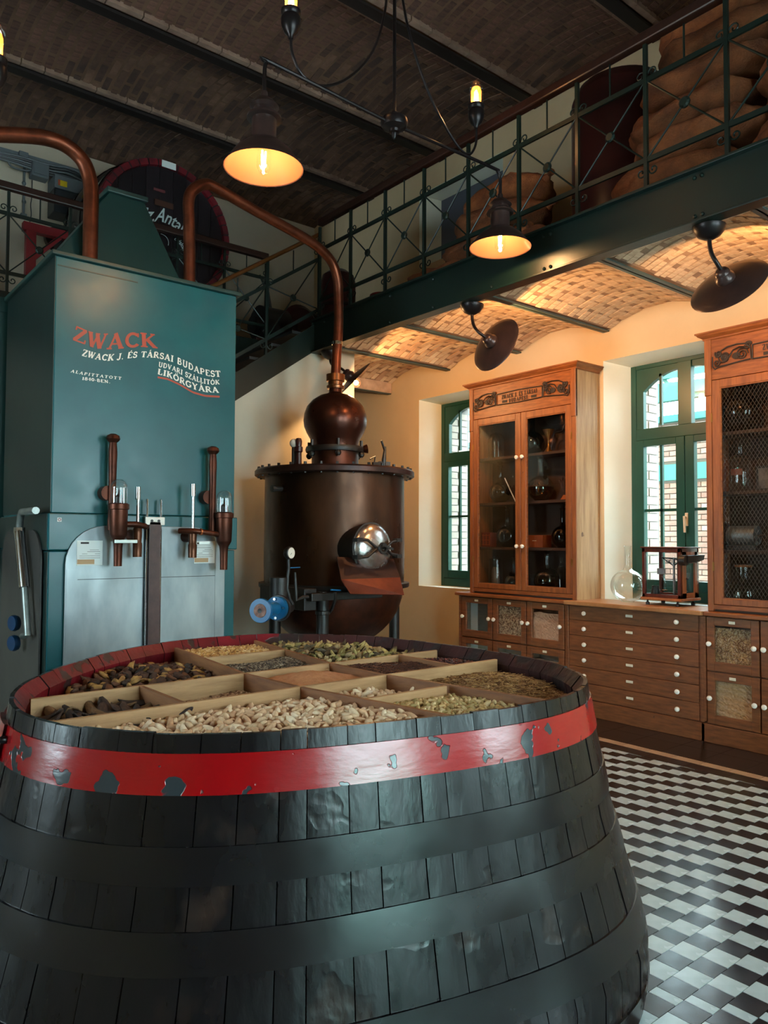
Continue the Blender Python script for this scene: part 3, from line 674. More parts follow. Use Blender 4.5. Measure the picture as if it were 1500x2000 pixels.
o = MB().tube([(VC.x+.235-.02+.02*math.cos(a),VC.y-.40,1.03+.035*math.sin(a)) for a in [PI*.6+i*.25 for i in range(6)]], [.004,.006,.007,.007,.006,.004], 6).build('dried_root_curl', root_ms[2], off=(VC.x+.2,VC.y-.4,1.0), smooth=True)
tag(o, 'single curled white root sliver standing against the divider board', 'dried root')
# pale green pods, front between the long boards
pod_ms = [mm('green_pod_%d'%i, c, c2) for i,(c,c2) in enumerate((((212,180,124),(180,144,92)),((182,160,104),(150,126,78)),((226,200,150),(192,158,108))))]
pod_me = shapes(8, 'dried_seed_pod', lambda k: chunk(.015+.003*(k%3), .0085, .008, k*2.3, .2, 7, 6, .35), pod_ms)
h_fw = lambda x,y: 1.022+.03*max(0,1-abs(y+.62)/.3)+hn(x,y,4,.012)
bed('pod_bed','front_low', lambda x,y: h_fw(x,y)-.012, pod_ms[1], 'deeper layer of pale green pods in the front compartment', 'dried pods')
strew('dried_seed_pod','front_low', .020, h_fw, pod_me, 'small pale green dried pod heaped in the front compartment right of the pale roots', 'dried pod', 'pale green pods in the front compartment')
# straw-like fibres, right
straw_ms = [mm('straw_%d'%i, c, c2) for i,(c,c2) in enumerate((((176,132,80),(140,100,58)),((200,160,104),(164,124,76)),((128,88,50),(104,70,40))))]
straw_me = shapes(6, 'straw', lambda k: MB().tube([(-.02,0,0),(0,.002+.001*k,.003),(.022,-.003,0)], .0014, 3), straw_ms, False)
h_fr = lambda x,y: 1.02+.02*max(0,1-math.hypot(x-.6,y+.4)/.3)+hn(x,y,5,.01)
h_fr_ = lambda x,y: h_fr(x,y)-.006+.006*noise.noise(Vector((x*40,y*40,0)))
bed('dried_herb_straw_bed','front_right', h_fr_, straw_ms[0], 'dense under layer of straw-like dried herb in the right compartment', 'dried herb')
scatter('dried_herb_straw','front_right', .0085, h_fr, straw_me, 'loose straw-coloured chopped herb stalks heaped in the right compartment', 'dried herb', lean=.35)
# dark mixed fruit, back left
mix_ms = [mm('brown_fruit_%d'%i, c, c2) for i,(c,c2) in enumerate((((104,66,44),(66,42,30)),((78,50,36),(48,34,28)),((196,152,84),(140,96,56)),((58,46,38),(38,32,30)),((120,74,46),(84,50,34))))]
mix_me = shapes(10, 'dried_peel_piece', lambda k: chunk(.022+.004*(k%4), .016, .009, k*5.7, .4, 7, 5, .6), mix_ms)
h_bl = lambda x,y: 1.00+.05*max(0,1-math.hypot(x+.4,y-.6)/.45)+hn(x,y,4,.02)
bed('dried_peel_bed','back_left', lambda x,y: h_bl(x,y)-.012, mix_ms[1], 'deeper layer of dark brown dried peel in the back left compartment', 'dried peel')
strew('dried_peel_piece','back_left', .038, h_bl, mix_me, 'dark brown shrivelled peel piece heaped in the large back left compartment', 'dried peel', 'brown peel pieces in the back left compartment')
# golden flakes, back
gold_ms = [mm('golden_chip_%d'%i, c, c2) for i,(c,c2) in enumerate((((222,176,106),(186,138,76)),((204,150,86),(160,110,60)),((236,204,150),(206,166,110))))]
gold_me = shapes(6, 'chip', lambda k: chunk(.013,.008,.004,k*1.9,.2,5,3,.5), gold_ms)
h_bm = lambda x,y: 1.052+hn(x,y,5,.015)
bed('golden_chip_bed','back_mid', lambda x,y: h_bm(x,y)-.008, gold_ms[1], 'under layer of golden root chips in the back compartment', 'dried chips')
scatter('golden_root_chips','back_mid', .015, h_bm, gold_me, 'golden yellow chopped root chips heaped in the small back compartment', 'dried chips', .8)
# grey seeds
seed_ms = [mm('grey_seed_%d'%i, c, c2) for i,(c,c2) in enumerate((((112,92,72),(78,64,54)),((168,150,126),(128,110,90)),((70,58,50),(54,46,42))))]
seed_me = shapes(5, 'seed', lambda k: chunk(.0075,.0035,.003,k*1.9,.1,5,3,.3), seed_ms)
h_mb = lambda x,y: 1.03+.02*max(0,1-abs(y-.4)/.25)+hn(x,y,5,.015)
bed('grey_seed_bed','mid_back', lambda x,y: h_mb(x,y)-.004, seed_ms[0], 'under layer of grey brown seeds behind the orange powder', 'seeds')
scatter('grey_brown_seeds','mid_back', .0085, h_mb, seed_me, 'fine grey brown seeds in the compartment behind the orange powder', 'seeds', .5)
# green-brown slices, back right
sl_ms = [mm('green_slice_%d'%i, c, c2) for i,(c,c2) in enumerate((((142,128,72),(100,88,50)),((196,176,112),(152,132,78)),((96,80,52),(66,54,38)),((176,152,108),(128,104,70))))]
sl_me = shapes(10, 'dried_fruit_slice', lambda k: chunk(.024+.003*(k%3),.017,.007,k*4.3,.5,7,5,.5), sl_ms)
h_br = lambda x,y: 1.045+.03*max(0,1-math.hypot(x-.45,y-.6)/.35)+hn(x,y,4,.015)
bed('fruit_slice_bed','back_right', lambda x,y: h_br(x,y)-.012, sl_ms[2], 'deeper layer of green brown dried slices at the back of the vat', 'dried fruit')
strew('dried_fruit_slice','back_right', .036, h_br, sl_me, 'greenish brown curled fruit slice heaped in the back right compartment', 'dried fruit', 'greenish fruit slices in the back right compartment', lean=1.0)
rb_ms = [mm('russet_%d'%i, c, c2) for i,(c,c2) in enumerate((((96,52,34),(70,38,28)),((128,78,50),(92,54,38)),((64,36,30),(50,30,26))))]
rb_me = shapes(5, 'shred', lambda k: MB().tube([(-.011,0,0),(0,.003,.003),(.011,-.002,0)], .0013, 3), rb_ms, False)
h_5 = lambda x,y: 1.03+.03*max(0,1-math.hypot(x-.72,y)/.2)+hn(x,y,8,.02)
berry_ms = [mm('berry_%d'%i, c, c2, rough=.5) for i,(c,c2) in enumerate((((84,26,24),(56,18,20)),((110,40,32),(80,26,24)),((52,20,26),(40,16,20))))]
berry_me = shapes(4, 'berry', lambda k: chunk(.0075,.0065,.006,k*1.9,0,6,4,.25), berry_ms)
bed('dark_berry_bed','row5', lambda x,y: h_5(x,y)-.005, berry_ms[2], 'under layer of dark red berries by the rim', 'dried berries')
scatter('dark_red_berries','row5', .013, h_5, berry_me, 'dark red dried berries in the last compartment of the middle row by the right rim', 'dried berries', .5)
# middle row
bark_ms = [mm('bark_%d'%i, c, c2, st=(1,5,1)) for i,(c,c2) in enumerate((((92,66,50),(60,44,38)),((140,104,68),(100,74,50)),((58,44,40),(42,34,34))))]
def bark(k):
    b = MB(); n = 6; L = .055+.012*(k%3); w_ = .024+.004*(k%2)
    for i in range(n+1):
        u = -1+2*i/n; 
        for j in range(4):
            v = -1+2*j/3; b.v.append((u*L*(1-.2*v*v), v*w_*(1-.3*abs(u)), .012*(1-v*v)+.010*u*u+.003*noise.noise(Vector((u*3,v*3,k)))))
    b.v += [(x,y,z-.004) for x,y,z in b.v]; m2 = (n+1)*4
    for i in range(n):
        for j in range(3): q = i*4+j; b.f.append((q,q+4,q+5,q+1)); b.f.append((q+m2,q+1+m2,q+5+m2,q+4+m2))
    for i in range(n): b.f.append((i*4,i*4+m2,i*4+4+m2,i*4+4)); b.f.append((i*4+3,i*4+7,i*4+7+m2,i*4+3+m2))
    for j in range(3): b.f.append((j,j+1,j+1+m2,j+m2)); q = n*4+j; b.f.append((q,q+m2,q+1+m2,q+1))
    b.mi = [0]*len(b.f); return b
bark_me = shapes(6, 'bark_piece', bark, bark_ms)
h_1 = lambda x,y: 1.02+hn(x,y,5,.012)+.02*max(0,-x-.7)
bed('bark_bed','row1', lambda x,y: h_1(x,y)-.02, bark_ms[2], 'dark lower layer of bark pieces in the left compartment', 'dried bark')
strew('bark_piece','row1', .052, h_1, bark_me, 'large flat dark bark piece lying in the narrow left compartment', 'dried bark', 'bark pieces in the narrow left compartment', lean=.35)
pk_ms = [mm('pink_chip_%d'%i, c, c2) for i,(c,c2) in enumerate((((196,150,112),(160,112,80)),((216,178,140),(186,140,106)),((150,104,76),(120,82,60))))]
pk_me = shapes(5, 'chip', lambda k: chunk(.009,.006,.004,k*1.9,.1,5,3,.5), pk_ms)
h_2 = lambda x,y: 1.0+.02*max(0,(x+.58))+hn(x,y,6,.012)
bed('pinkish_chip_bed','row2', lambda x,y: h_2(x,y)-.005, pk_ms[0], 'under layer of pinkish chips', 'dried chips')
scatter('pinkish_root_chips','row2', .0105, h_2, pk_me, 'low layer of pinkish beige chips in the half-empty compartment left of the orange powder', 'dried chips', .5)
h_3 = lambda x,y: 1.048+.04*max(0,1-math.hypot((x-.03)*1.1,(y-.0)*1.3)/.24)+hn(x,y,14,.006)+hn(x,y,40,.003)-.05*max(0,-x-.05)*2
bed('orange_powder','row3', h_3, M('orange_powder_m',(206,142,96),.95,c2=(190,124,80),scale=40,bump=.6,bs=220), 'mound of orange beige ground spice in the central compartment', 'ground spice', .012, True)
h_4b = lambda x,y: 1.052+hn(x,y,6,.02)
bed('russet_herb_bed','row4', lambda x,y: h_4b(x,y)-.005, rb_ms[1], 'under layer of tangled root hair right of the orange powder', 'dried herb')
scatter('russet_shredded_herb','row4', .0085, h_4b, rb_me, 'reddish brown shredded herb in the compartment right of the orange powder', 'dried herb', .4)
# ================================================================ LETTERING
# stroke alphabet with slab serifs, drawn as flat paint
_T, _N = .20, .10
def arc(cx, cy, rx, ry, a0, a1, n=12): return [(cx+rx*math.cos(R(a0+(a1-a0)*i/n)), cy+ry*math.sin(R(a0+(a1-a0)*i/n))) for i in range(n+1)]
def serif(x, y, w=.17): return ([(x-w,y),(x+w,y)], .09)
G = {
 'Z': (.72,[([(.05,.95),(.66,.95)],.10),([(.60,.93),(.12,.07)],_T),([(.06,.05),(.68,.05)],.10),([(.07,.98),(.07,.74)],.08),([(.67,.02),(.67,.28)],.08)]),
 'W': (1.05,[([(.12,.96),(.32,.03)],_T),([(.32,.03),(.54,.90)],_N),([(.50,.92),(.72,.03)],_T),([(.72,.03),(.94,.96)],_N),serif(.12,.96,.13),serif(.52,.96,.12),serif(.94,.96,.11)]),
 'A': (.86,[([(.13,.04),(.42,.97)],_N),([(.40,.97),(.72,.04)],_T),([(.20,.33),(.62,.33)],.09),serif(.13,.05,.13),serif(.72,.05,.14)]),
 'C': (.80,[(arc(.44,.5,.32,.43,42,318,16),_T*.85),([(.71,.95),(.70,.68)],.08)]),
 'K': (.84,[([(.18,.04),(.18,.96)],_T),([(.26,.46),(.68,.94)],_N),([(.36,.56),(.70,.06)],_T),serif(.18,.96),serif(.18,.05),serif(.66,.96,.12),serif(.72,.05,.13)]),
 'J': (.52,[([(.32,.95),(.32,.25)]+arc(.16,.22,.16,.18,0,-170,8),_T*.9),serif(.32,.96)]),
 'E': (.70,[([(.18,.04),(.18,.96)],_T),([(.1,.95),(.62,.95)],.10),([(.18,.52),(.46,.52)],.09),([(.1,.05),(.64,.05)],.10),([(.61,.98),(.61,.76)],.08),([(.63,.02),(.63,.26)],.08)]),
 'S': (.62,[(arc(.33,.72,.21,.22,20,270,12)+arc(.31,.28,.23,.23,90,-160,12),_T*.8),([(.54,.94),(.53,.70)],.07),([(.08,.06),(.09,.30)],.07)]),
 'T': (.76,[([(.38,.04),(.38,.95)],_T),([(.06,.95),(.70,.95)],.10),([(.07,.98),(.07,.74)],.08),([(.69,.98),(.69,.74)],.08),serif(.38,.05)]),
 'R': (.82,[([(.18,.04),(.18,.96)],_T),([(.18,.94),(.40,.94)]+arc(.40,.71,.20,.23,90,-90,8)+[(.40,.48),(.18,.48)],.13),([(.38,.48),(.70,.06)],_T*.9),serif(.18,.05),serif(.72,.05,.1)]),
 'I': (.42,[([(.21,.04),(.21,.96)],_T),serif(.21,.96),serif(.21,.05)]),
 'B': (.76,[([(.18,.04),(.18,.96)],_T),([(.1,.94),(.38,.94)]+arc(.38,.73,.17,.21,90,-90,8)+[(.18,.52)],.12),([(.38,.52)]+arc(.40,.29,.22,.23,90,-90,8)+[(.1,.06)],.13)]),
 'U': (.82,[([(.18,.95),(.18,.35)]+arc(.41,.33,.23,.28,180,360,10)+[(.64,.95)],_T*.8),serif(.18,.96,.15),serif(.64,.96,.13)]),
 'D': (.82,[([(.18,.04),(.18,.96)],_T),([(.1,.94),(.34,.94)]+arc(.36,.5,.33,.44,90,-90,12)+[(.1,.06)],.14)]),
 'P': (.72,[([(.18,.04),(.18,.96)],_T),([(.1,.94),(.38,.94)]+arc(.38,.69,.22,.25,90,-90,8)+[(.18,.44)],.13),serif(.18,.05)]),
 'V': (.84,[([(.13,.96),(.42,.03)],_T),([(.42,.03),(.70,.96)],_N),serif(.13,.96,.13),serif(.70,.96,.12)]),
 'L': (.66,[([(.18,.04),(.18,.96)],_T),([(.1,.05),(.58,.05)],.10),([(.58,.02),(.58,.32)],.08),serif(.18,.96)]),
 'G': (.86,[(arc(.44,.5,.33,.43,42,330,16),_T*.85),([(.71,.95),(.70,.70)],.08),([(.72,.10),(.72,.42)],.15),serif(.68,.44,.16)]),
 'Y': (.80,[([(.12,.96),(.40,.48)],_T),([(.40,.48),(.68,.96)],_N),([(.40,.04),(.40,.50)],_T),serif(.12,.96,.12),serif(.68,.96,.11),serif(.40,.05)]),
 'N': (.86,[([(.16,.04),(.16,.96)],_N),([(.14,.96),(.68,.05)],_T),([(.70,.04),(.70,.96)],_N),serif(.16,.05,.13),serif(.70,.96,.13),serif(.12,.96,.1)]),
 'O': (.86,[(arc(.43,.5,.32,.43,0,360,20),_T*.85)]),
 '1': (.50,[([(.25,.04),(.25,.92)],_T),serif(.25,.05),([(.25,.92),(.10,.80)],.09)]),
 '8': (.62,[(arc(.31,.71,.19,.21,0,360,14),.14),(arc(.31,.27,.23,.23,0,360,14),.15)]),
 '4': (.68,[([(.46,.04),(.46,.95)],_T*.9),([(.46,.93),(.06,.32),(.62,.32)],.09),serif(.46,.05,.13)]),
 '0': (.64,[(arc(.32,.5,.22,.42,0,360,18),_T*.85)]),
 '-': (.42,[([(.08,.42),(.34,.42)],.12)]), '.': (.30,[([(.10,.08),(.22,.08)],.16)]), ' ': (.40,[]),
}
_acc = lambda g: (G[g][0], G[g][1]+[([(.36,1.08),(.50,1.26)],.10)])
for a_, g_ in (('É','E'),('Á','A'),('Ó','O')): G[a_] = _acc(g_)
G['Ő'] = (G['O'][0], G['O'][1]+[([(.28,1.08),(.38,1.26)],.09),([(.52,1.08),(.62,1.26)],.09)])
def interp(poly, u):
    P_ = [Vector(p_) for p_ in poly]; L = [0]
    for a, c in zip(P_,P_[1:]): L.append(L[-1]+(c-a).length)
    s_ = u*L[-1]
    for i in range(len(P_)-1):
        if s_ <= L[i+1] or i == len(P_)-2:
            return P_[i]+(P_[i+1]-P_[i])*((s_-L[i])/(L[i+1]-L[i]))
def lettering(b, text, bottom, top, place, bold=1.0, gap=.06, out=(0,-1,0)):
    kk = 0
    W_ = sum(G[c][0]+gap for c in text)-gap; x = 0
    for ch in text:
        w_, strokes = G[ch]
        for pts, t in strokes:
            kk = (kk+1)%7; t *= bold; n = len(pts)
            P2 = [Vector(p_) for p_ in pts]
            if n == 2:   # subdivide so long strokes follow the warp
                P2 = [P2[0].lerp(P2[1], i/3) for i in range(4)]; n = 4
            vs = []
            for i in range(n):
                d = (P2[min(i+1,n-1)]-P2[max(i-1,0)]); d.normalize(); nn = Vector((-d.y,d.x))*t/2
                for q in (P2[i]+nn, P2[i]-nn):
                    u = (x+q.x)/W_; lo = interp(bottom,min(1,max(0,u))); hi = interp(top,min(1,max(0,u)))
                    p_ = lo+(hi-lo)*q.y; q3 = place(p_.x, p_.y); vs.append(tuple(q3[c_]+out[c_]*.0002*kk for c_ in range(3)))
            b.add(vs, [(2*i,2*i+1,2*i+3,2*i+2) for i in range(n-1)])
        x += w_+gap
# ================================================================ GREEN COLUMN WITH TAPS
TY = 5.2
def T(x, y, Y=TY): return onY(x, y, Y)
tank = thing('green_tank', (2.09,5.9,0), 'tall square dark green steel tank with white and red lettering and copper sampling taps', 'tank')
XA, XB, ZT = 1.43, 2.755, 3.50; YB = 6.48
m_tank = M('tank_green_paint', (0,88,94), .30, c2=(0,76,84), scale=2, bump=.10, bs=5, rough2=.40)
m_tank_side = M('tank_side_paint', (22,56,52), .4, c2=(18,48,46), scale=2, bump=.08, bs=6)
MB().box(XA,XB,TY,YB,1.77,ZT-.03).build('upper_shell', m_tank, tank, bevel=.006)
MB().box(XA-.02,XB+.02,TY-.018,YB,1.525,1.768).build('belt', m_tank, tank, bevel=.008)
MB().box(XA-.012,XB+.004,TY-.006,YB,0,1.52).build('lower_shell', m_tank, tank, bevel=.006)
m_side_shade = M('tank_side_shade', (12,36,33), .42, c2=(9,29,28), scale=2, bump=.08, bs=6)  # darker copy of the tank green, shade of the left side put into colour
for (x_, z0_, z1_) in ((XA,1.78,ZT-.03),(XA-.02,1.53,1.762),(XA-.012,.02,1.515)): MB().box(x_-.0035,x_+.001,TY+.004,YB,z0_,z1_).build('side_shade_sheet', m_side_shade, tank)  # thin sheets added to lay that shade over the green shell
MB().box(XA-.03,XB+.03,TY-.03,YB,ZT-.03,ZT).build('top_flange', m_tank_side, tank, bevel=.006)
MB().box(XA+.01,XA+.55,TY-.004,TY,3.405,3.412).build('weld_seam', m_tank_side, tank)
# pointed hood on the top
h = MB(); hb = [T(82,500,5.62),T(362,566,5.62)]; x0, x1 = 1.50, T(366,560,5.62).x; yA, yB_ = 5.62, 6.38
zb, z1_, z2_ = 3.50, 3.86, 4.30
tl, tr = T(214,385,5.74).x, T(282,400,5.74).x
rings = [[(x0,yA),(x1,yA),(x1,yB_),(x0,yB_)],[(x0+.06,yA+.02),(x1-.055,yA+.02),(x1-.055,yB_-.02),(x0+.06,yB_-.02)],[(tl,5.74),(tr,5.74),(tr,6.2),(tl,6.2)]]
zs = [3.50,3.66,4.24]
for r_, z in zip(rings, zs): h.v += [(x,y,z) for x,y in r_]
for i in range(2):
    for j in range(4): h.f.append((i*4+j,i*4+(j+1)%4,(i+1)*4+(j+1)%4,(i+1)*4+j))
h.f += [(8,9,10,11),(3,2,1,0)]; h.mi = [0]*len(h.f); h.build('hood', m_tank_side, tank, bevel=.004)
MB().box(tl-.025,tr+.02,5.71,6.23,4.24,4.28).build('hood_cap', m_tank_side, tank, bevel=.006)
# arched zinc service panels on front and side
def arch_panel(P, u0, u1, v0, v1, r, left=True, right=True):
    pts = [(u0,v0),(u1,v0)]
    if right: pts += [(u1,v1-r)]+[(u1-r+r*math.cos(a),v1-r+r*math.sin(a)) for a in [i*PI/16 for i in range(1,9)]]
    else: pts += [(u1,v1)]
    if left: pts += [(u0+r-r*math.sin(a),v1-r+r*math.cos(a)) for a in [i*PI/16 for i in range(0,9)]]
    else: pts += [(u0,v1)]
    return [P(u,v) for u,v in pts]
fr = lambda u,v: (u,TY-.022,v); sd = lambda u,v: (XA-.026,u,v)
o = MB().prism(arch_panel(fr,1.515,2.045,.06,1.69,.26,True,False), (0,-.012,0)).build('service_panel', m_silver, tank, bevel=.003); o['label'] = 'left zinc panel with rounded upper left corner'
o = MB().prism(arch_panel(fr,2.155,2.665,.06,1.69,.26,False,True), (0,-.012,0)).build('service_panel', m_silver, tank, bevel=.003); o['label'] = 'right zinc panel with rounded upper right corner'
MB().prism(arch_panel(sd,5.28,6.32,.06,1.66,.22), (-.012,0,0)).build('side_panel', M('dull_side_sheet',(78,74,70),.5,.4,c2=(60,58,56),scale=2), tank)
for u in (1.56,2.62): MB().box(u-.035,u+.035,TY-.037,TY-.034,.1,1.40).build('panel_edge_strip', m_silver, tank)
MB().box(1.55,2.64,TY-.0355,TY-.034,1.330,1.334).build('panel_seam', m_black, tank)
col_ = MB().box(2.062,2.14,TY-.085,TY-.036,0,1.72); col_.build('riser_channel', M('brown_channel',(82,58,54),.5,.3,c2=(64,46,44),scale=8,bump=.2,bs=30), tank)
for x in (2.05,2.150): MB().tube([(x,TY-.06,.0),(x,TY-.06,1.88)], .009, 8).build('guide_rod', m_chrome, tank, smooth=True)
b = MB().box(2.03,2.17,TY-.085,TY-.05,1.70,1.755); b.build('rod_clamp', m_white, tank, bevel=.003)
for x in (2.075,2.125): MB().cyl((x,TY-.09,1.728),(x,TY-.084,1.728),.010,n=8).build('bolt', m_black, tank)
# sampling taps
def tap(root_name, label, q):
    tp = thing(root_name, (q['x'],TY-.1,1.6), label, 'sampling tap')
    x, yy = q['x'], TY-.16; xs = q['sx']; m_tap = m_copper; pb, pt = q['pb'], q['pt']
    MB().lathe([(.028,0),(.030,.06),(.026,.10),(.0245,.3),(.029,pt-pb-.12),(.024,pt-pb-.06),(.036,pt-pb-.05),(.046,pt-pb-.035),(.040,pt-pb-.012),(.018,pt-pb),(.001,pt-pb)], (xs,TY-.09,pb), n=16).build('sight_pipe', m_tap, tp, smooth=True)
    MB().lathe([(.001,0),(.027,0),(.029,.13),(.034,.17),(.052,.20),(.056,.21),(.060,.375),(.068,.38),(.068,.412),(.056,.42),(.001,.42)], (x,yy,q['cup']-.42), n=20).build('cup', m_tap, tp, smooth=True)
    g = [(.058,0),(.058,.10)]+[(.058*math.cos(a),.10+.062*math.sin(a)) for a in [i*PI/16 for i in range(1,9)]]
    MB().lathe([(max(r_,.001),h_) for r_,h_ in g], (x,yy,q['cup']), n=20).build('glass_dome', m_gl, tp, smooth=True)
    MB().lathe([(.001,.0),(.03,.0),(.028,.04),(.008,.06),(.004,.09)], (x,yy,q['cup']+.002), n=10).build('float', m_black, tp, smooth=True)
    MB().tube([(xs-.02,TY-.08,pb+.25),(xs-.02,TY-.0,pb+.25)], .05, 14).build('wall_flange', m_tap, tp, smooth=True)
    MB().tube([(x,yy,q['cup']-.17)]+[Vector(p_) for p_ in q['arm']], .020, 10).build('side_arm', m_tap, tp, smooth=True)
    for p_ in (q['arm'][0],): MB().tube([Vector(p_)-Vector((.012,0,0)),Vector(p_)+Vector((.0,0,0))], .024, 10).build('collar', M('copper_ring_'+root_name,(190,110,66),.3,.8), tp)
    cx = q['cx']
    MB().lathe([(.030,-.14),(.032,-.05),(.026,-.04),(.030,0),(.030,.05),(.018,.07),(.001,.07)], (cx,TY-.15,q['cz']), n=12).build('cock', M('cock_'+root_name,(92,56,38),.35,.7), tp, smooth=True)
    MB().tube([(cx,TY-.15,q['cz']),(cx,TY,q['cz']+.01)], [.026,.045], 12).build('cock_flange', m_tap, tp, smooth=True)
    MB().tube([(cx,TY-.15,q['cz']+.05),(cx,TY-.15,q['rt']-.09),(cx,TY-.15,q['rt']-.088),(cx,TY-.15,q['rt'])], [.011,.011,.017,.017], 10).build('steel_rod', m_chrome, tp, smooth=True)
    MB().bar((cx+q['lv'][0],TY-.19,q['cz']-.035),(cx+q['lv'][1],TY-.20,q['cz']-.035), .01,.022).build('lever', M('white_lever_'+root_name,(214,226,220),.3), tp, bevel=.003)
tap('sampling_tap', 'left copper sampling tap with glass dome, lower left of the lettering',
    dict(x=1.815,sx=1.795,pb=1.66,pt=2.31,cup=1.84,arm=[(1.86,TY-.165,1.70),(1.93,TY-.18,1.70),(1.99,TY-.17,1.69),(2.03,TY-.10,1.685)],cx=1.95,cz=1.62,rt=1.955,lv=(-.17,-.02)))
tap('sampling_tap', 'right copper sampling tap with glass dome, beside the tank edge',
    dict(x=2.590,sx=2.53,pb=1.66,pt=2.285,cup=1.80,arm=[(2.40,TY-.19,1.655),(2.33,TY-.17,1.66),(2.27,TY-.10,1.66)],cx=2.35,cz=1.61,rt=1.995,lv=(.03,.11)))
# printed sheets and small stickers
def flat_print(name, x0, x1, z0, z1, lines, label):
    t = thing(name, ((x0+x1)/2,TY-.02,(z0+z1)/2), label, 'sign')
    MB().box(x0,x1,TY-.0385,TY-.036,z0,z1).build('sheet', m_paper, t)
    b = MB()
    w_ = x1-x0; h_ = z1-z0
    for (a,c,v,th) in lines: b.box(x0+w_*a,x0+w_*c,TY-.0395,TY-.0387,z0+h_*v-th/2,z0+h_*v+th/2)
    b.build('print', m_ink, t)['kind'] = 'stuff'
    MB().box(x0+w_*.02,x0+w_*.68,TY-.0396,TY-.0387,z0+h_*.05,z0+h_*.24).build('stamp_strip', M('stamp_'+label[:5],(186,150,110),.6), t)
LN = [(.14,.46,.90,.012),(.4,.9,.55,.0022),(.7,.9,.46,.002),(.1,.9,.38,.002),(.1,.9,.30,.002),(.5,.85,.62,.002),(.2,.4,.46,.002)]
flat_print('notice_sheet', 1.587,1.755,1.425,1.59, LN, 'white printed notice on the left zinc panel under the left tap')
flat_print('notice_sheet', 2.415,2.580,1.425,1.588, LN+[(.1,.8,.70,.002)], 'white printed notice on the right zinc panel under the right tap')
for (x, z, l) in ((T(114,1015).x, T(114,1015).z, 'small white sticker with red ring on the left end of the tank belt'), (T(441,1026).x, T(441,1026).z, 'small white sticker with red ring on the right end of the tank belt')):
    t = thing('sticker', (x,TY-.022,z), l, 'sticker'); MB().box(x-.014,x+.014,TY-.024,TY-.0225,z-.014,z+.014).build('paper', m_paper, t)
    b = MB(); b.lathe([(.006,0),(.006,.0006),(.010,.0006),(.010,0)], (x,TY-.0242,z), (0,-1,0), 12); b.build('red_ring', m_red_frame, t)
# painted lettering
zc_ = lambda x,y: (100+x/4.1667, 600+y/4.1667)
def TP(x, y):
    p_ = T(*zc_(x,y)); return (p_.x, TY-.0025, p_.z)
m_red_let = M('red_lettering', (168,66,44), .45); m_white_let = M('white_lettering', (226,230,222), .45)
b = MB(); lettering(b,'ZWACK',[(165,265),(275,305),(350,338),(420,344),(520,344),(640,330),(740,324),(865,337)],[(200,150),(300,195),(380,214),(450,216),(540,207),(640,207),(740,208),(850,222)],TP,1.05,.02); b.build('red_lettering', m_red_let, tank)
b = MB(); lettering(b,'ZWACK J. ÉS TÁRSAI BUDAPEST',[(245,395),(360,425),(460,438),(545,430),(640,415),(740,408),(840,412),(900,422),(1000,450),(1100,495),(1200,540),(1300,567),(1380,568)],[(262,342),(360,372),(450,385),(540,380),(620,366),(740,360),(850,362),(930,378),(1010,400),(1100,440),(1200,490),(1290,515),(1375,518)],TP,1.1)
lettering(b,'UDVARI SZÁLLITÓK',[(870,485),(940,500),(1010,525),(1080,560),(1150,595),(1230,620),(1300,632),(1370,628)],[(875,445),(950,462),(1020,488),(1090,522),(1160,555),(1230,580),(1300,592),(1368,592)],TP,1.1)
lettering(b,'LIKŐRGYÁRA',[(862,545),(940,565),(1020,600),(1100,645),(1180,675),(1260,692),(1365,698)],[(870,500),(950,520),(1030,555),(1110,598),(1190,628),(1270,645),(1355,650)],TP,1.15)
lettering(b,'ALAPITTATOTT',[(155,530),(250,550),(350,565),(450,578),(570,592)],[(165,507),(260,527),(360,543),(460,556),(572,568)],TP,1.0,.2)
lettering(b,'1840-BEN.',[(248,592),(320,600),(400,612),(480,620)],[(252,566),(320,574),(400,586),(475,596)],TP,1.15)
b.build('white_lettering', m_white_let, tank)
b = MB(); pl = [(865,570),(950,585),(1050,632),(1150,692),(1250,722),(1370,728)]; N = 20
for i in range(N):
    a, c = interp(pl,i/N), interp(pl,(i+1)/N); b.add([TP(a.x,a.y-7),TP(a.x,a.y+8),TP(c.x,c.y+8),TP(c.x,c.y-7)], [(0,1,2,3)])
b.build('red_flourish', m_red_let, tank)
# pipe assembly on the side of the tank
sx_ = XA-.09
sp = thing('side_pipe', (sx_,5.8,1.4), 'galvanised elbow and chromed sight tube on the dark side of the green tank', 'pipe')
p0 = onX(70,997,sx_); p1 = onX(41,1000,sx_); p2 = onX(38,1030,sx_); p3 = onX(48,1148,sx_); p4 = onX(54,1240,sx_)
MB().tube([p0,(p0+p1)/2,p1+Vector((0,-.03,0)),p1+Vector((0,0,-.02)),p2], .024, 10).build('elbow', M('galvanised',(150,156,152),.4,.7,c2=(120,126,124),scale=12), sp, smooth=True)
MB().cyl(p2,p2+Vector((0,0,-.04)),.036,n=6).build('hex_nut', m_chrome, sp); MB().tube([p2+Vector((0,0,-.03)),p3], .034, 12).build('sight_tube', m_chrome, sp, smooth=True)
MB().tube([p3,p4,p4+Vector((0,.12,-.02))], .022, 10).build('lower_pipe', bpy.data.materials['galvanised'], sp, smooth=True)
for (x,y) in ((28,1217),(27,1256)):
    q = onX(x,y,sx_-.02); MB().lathe([(.001,-.02),(.05,-.02),(.056,0),(.05,.02),(.001,.02)], q, (-1,-.3,0), 14).build('blue_handwheel', M('dark_blue_%d'%y,(10,50,84),.4), sp, smooth=True)
fs_ = thing('green_steel_frame', (1.35,6.62,0), 'teal steel post and beam frame behind the left edge of the tank', 'frame')
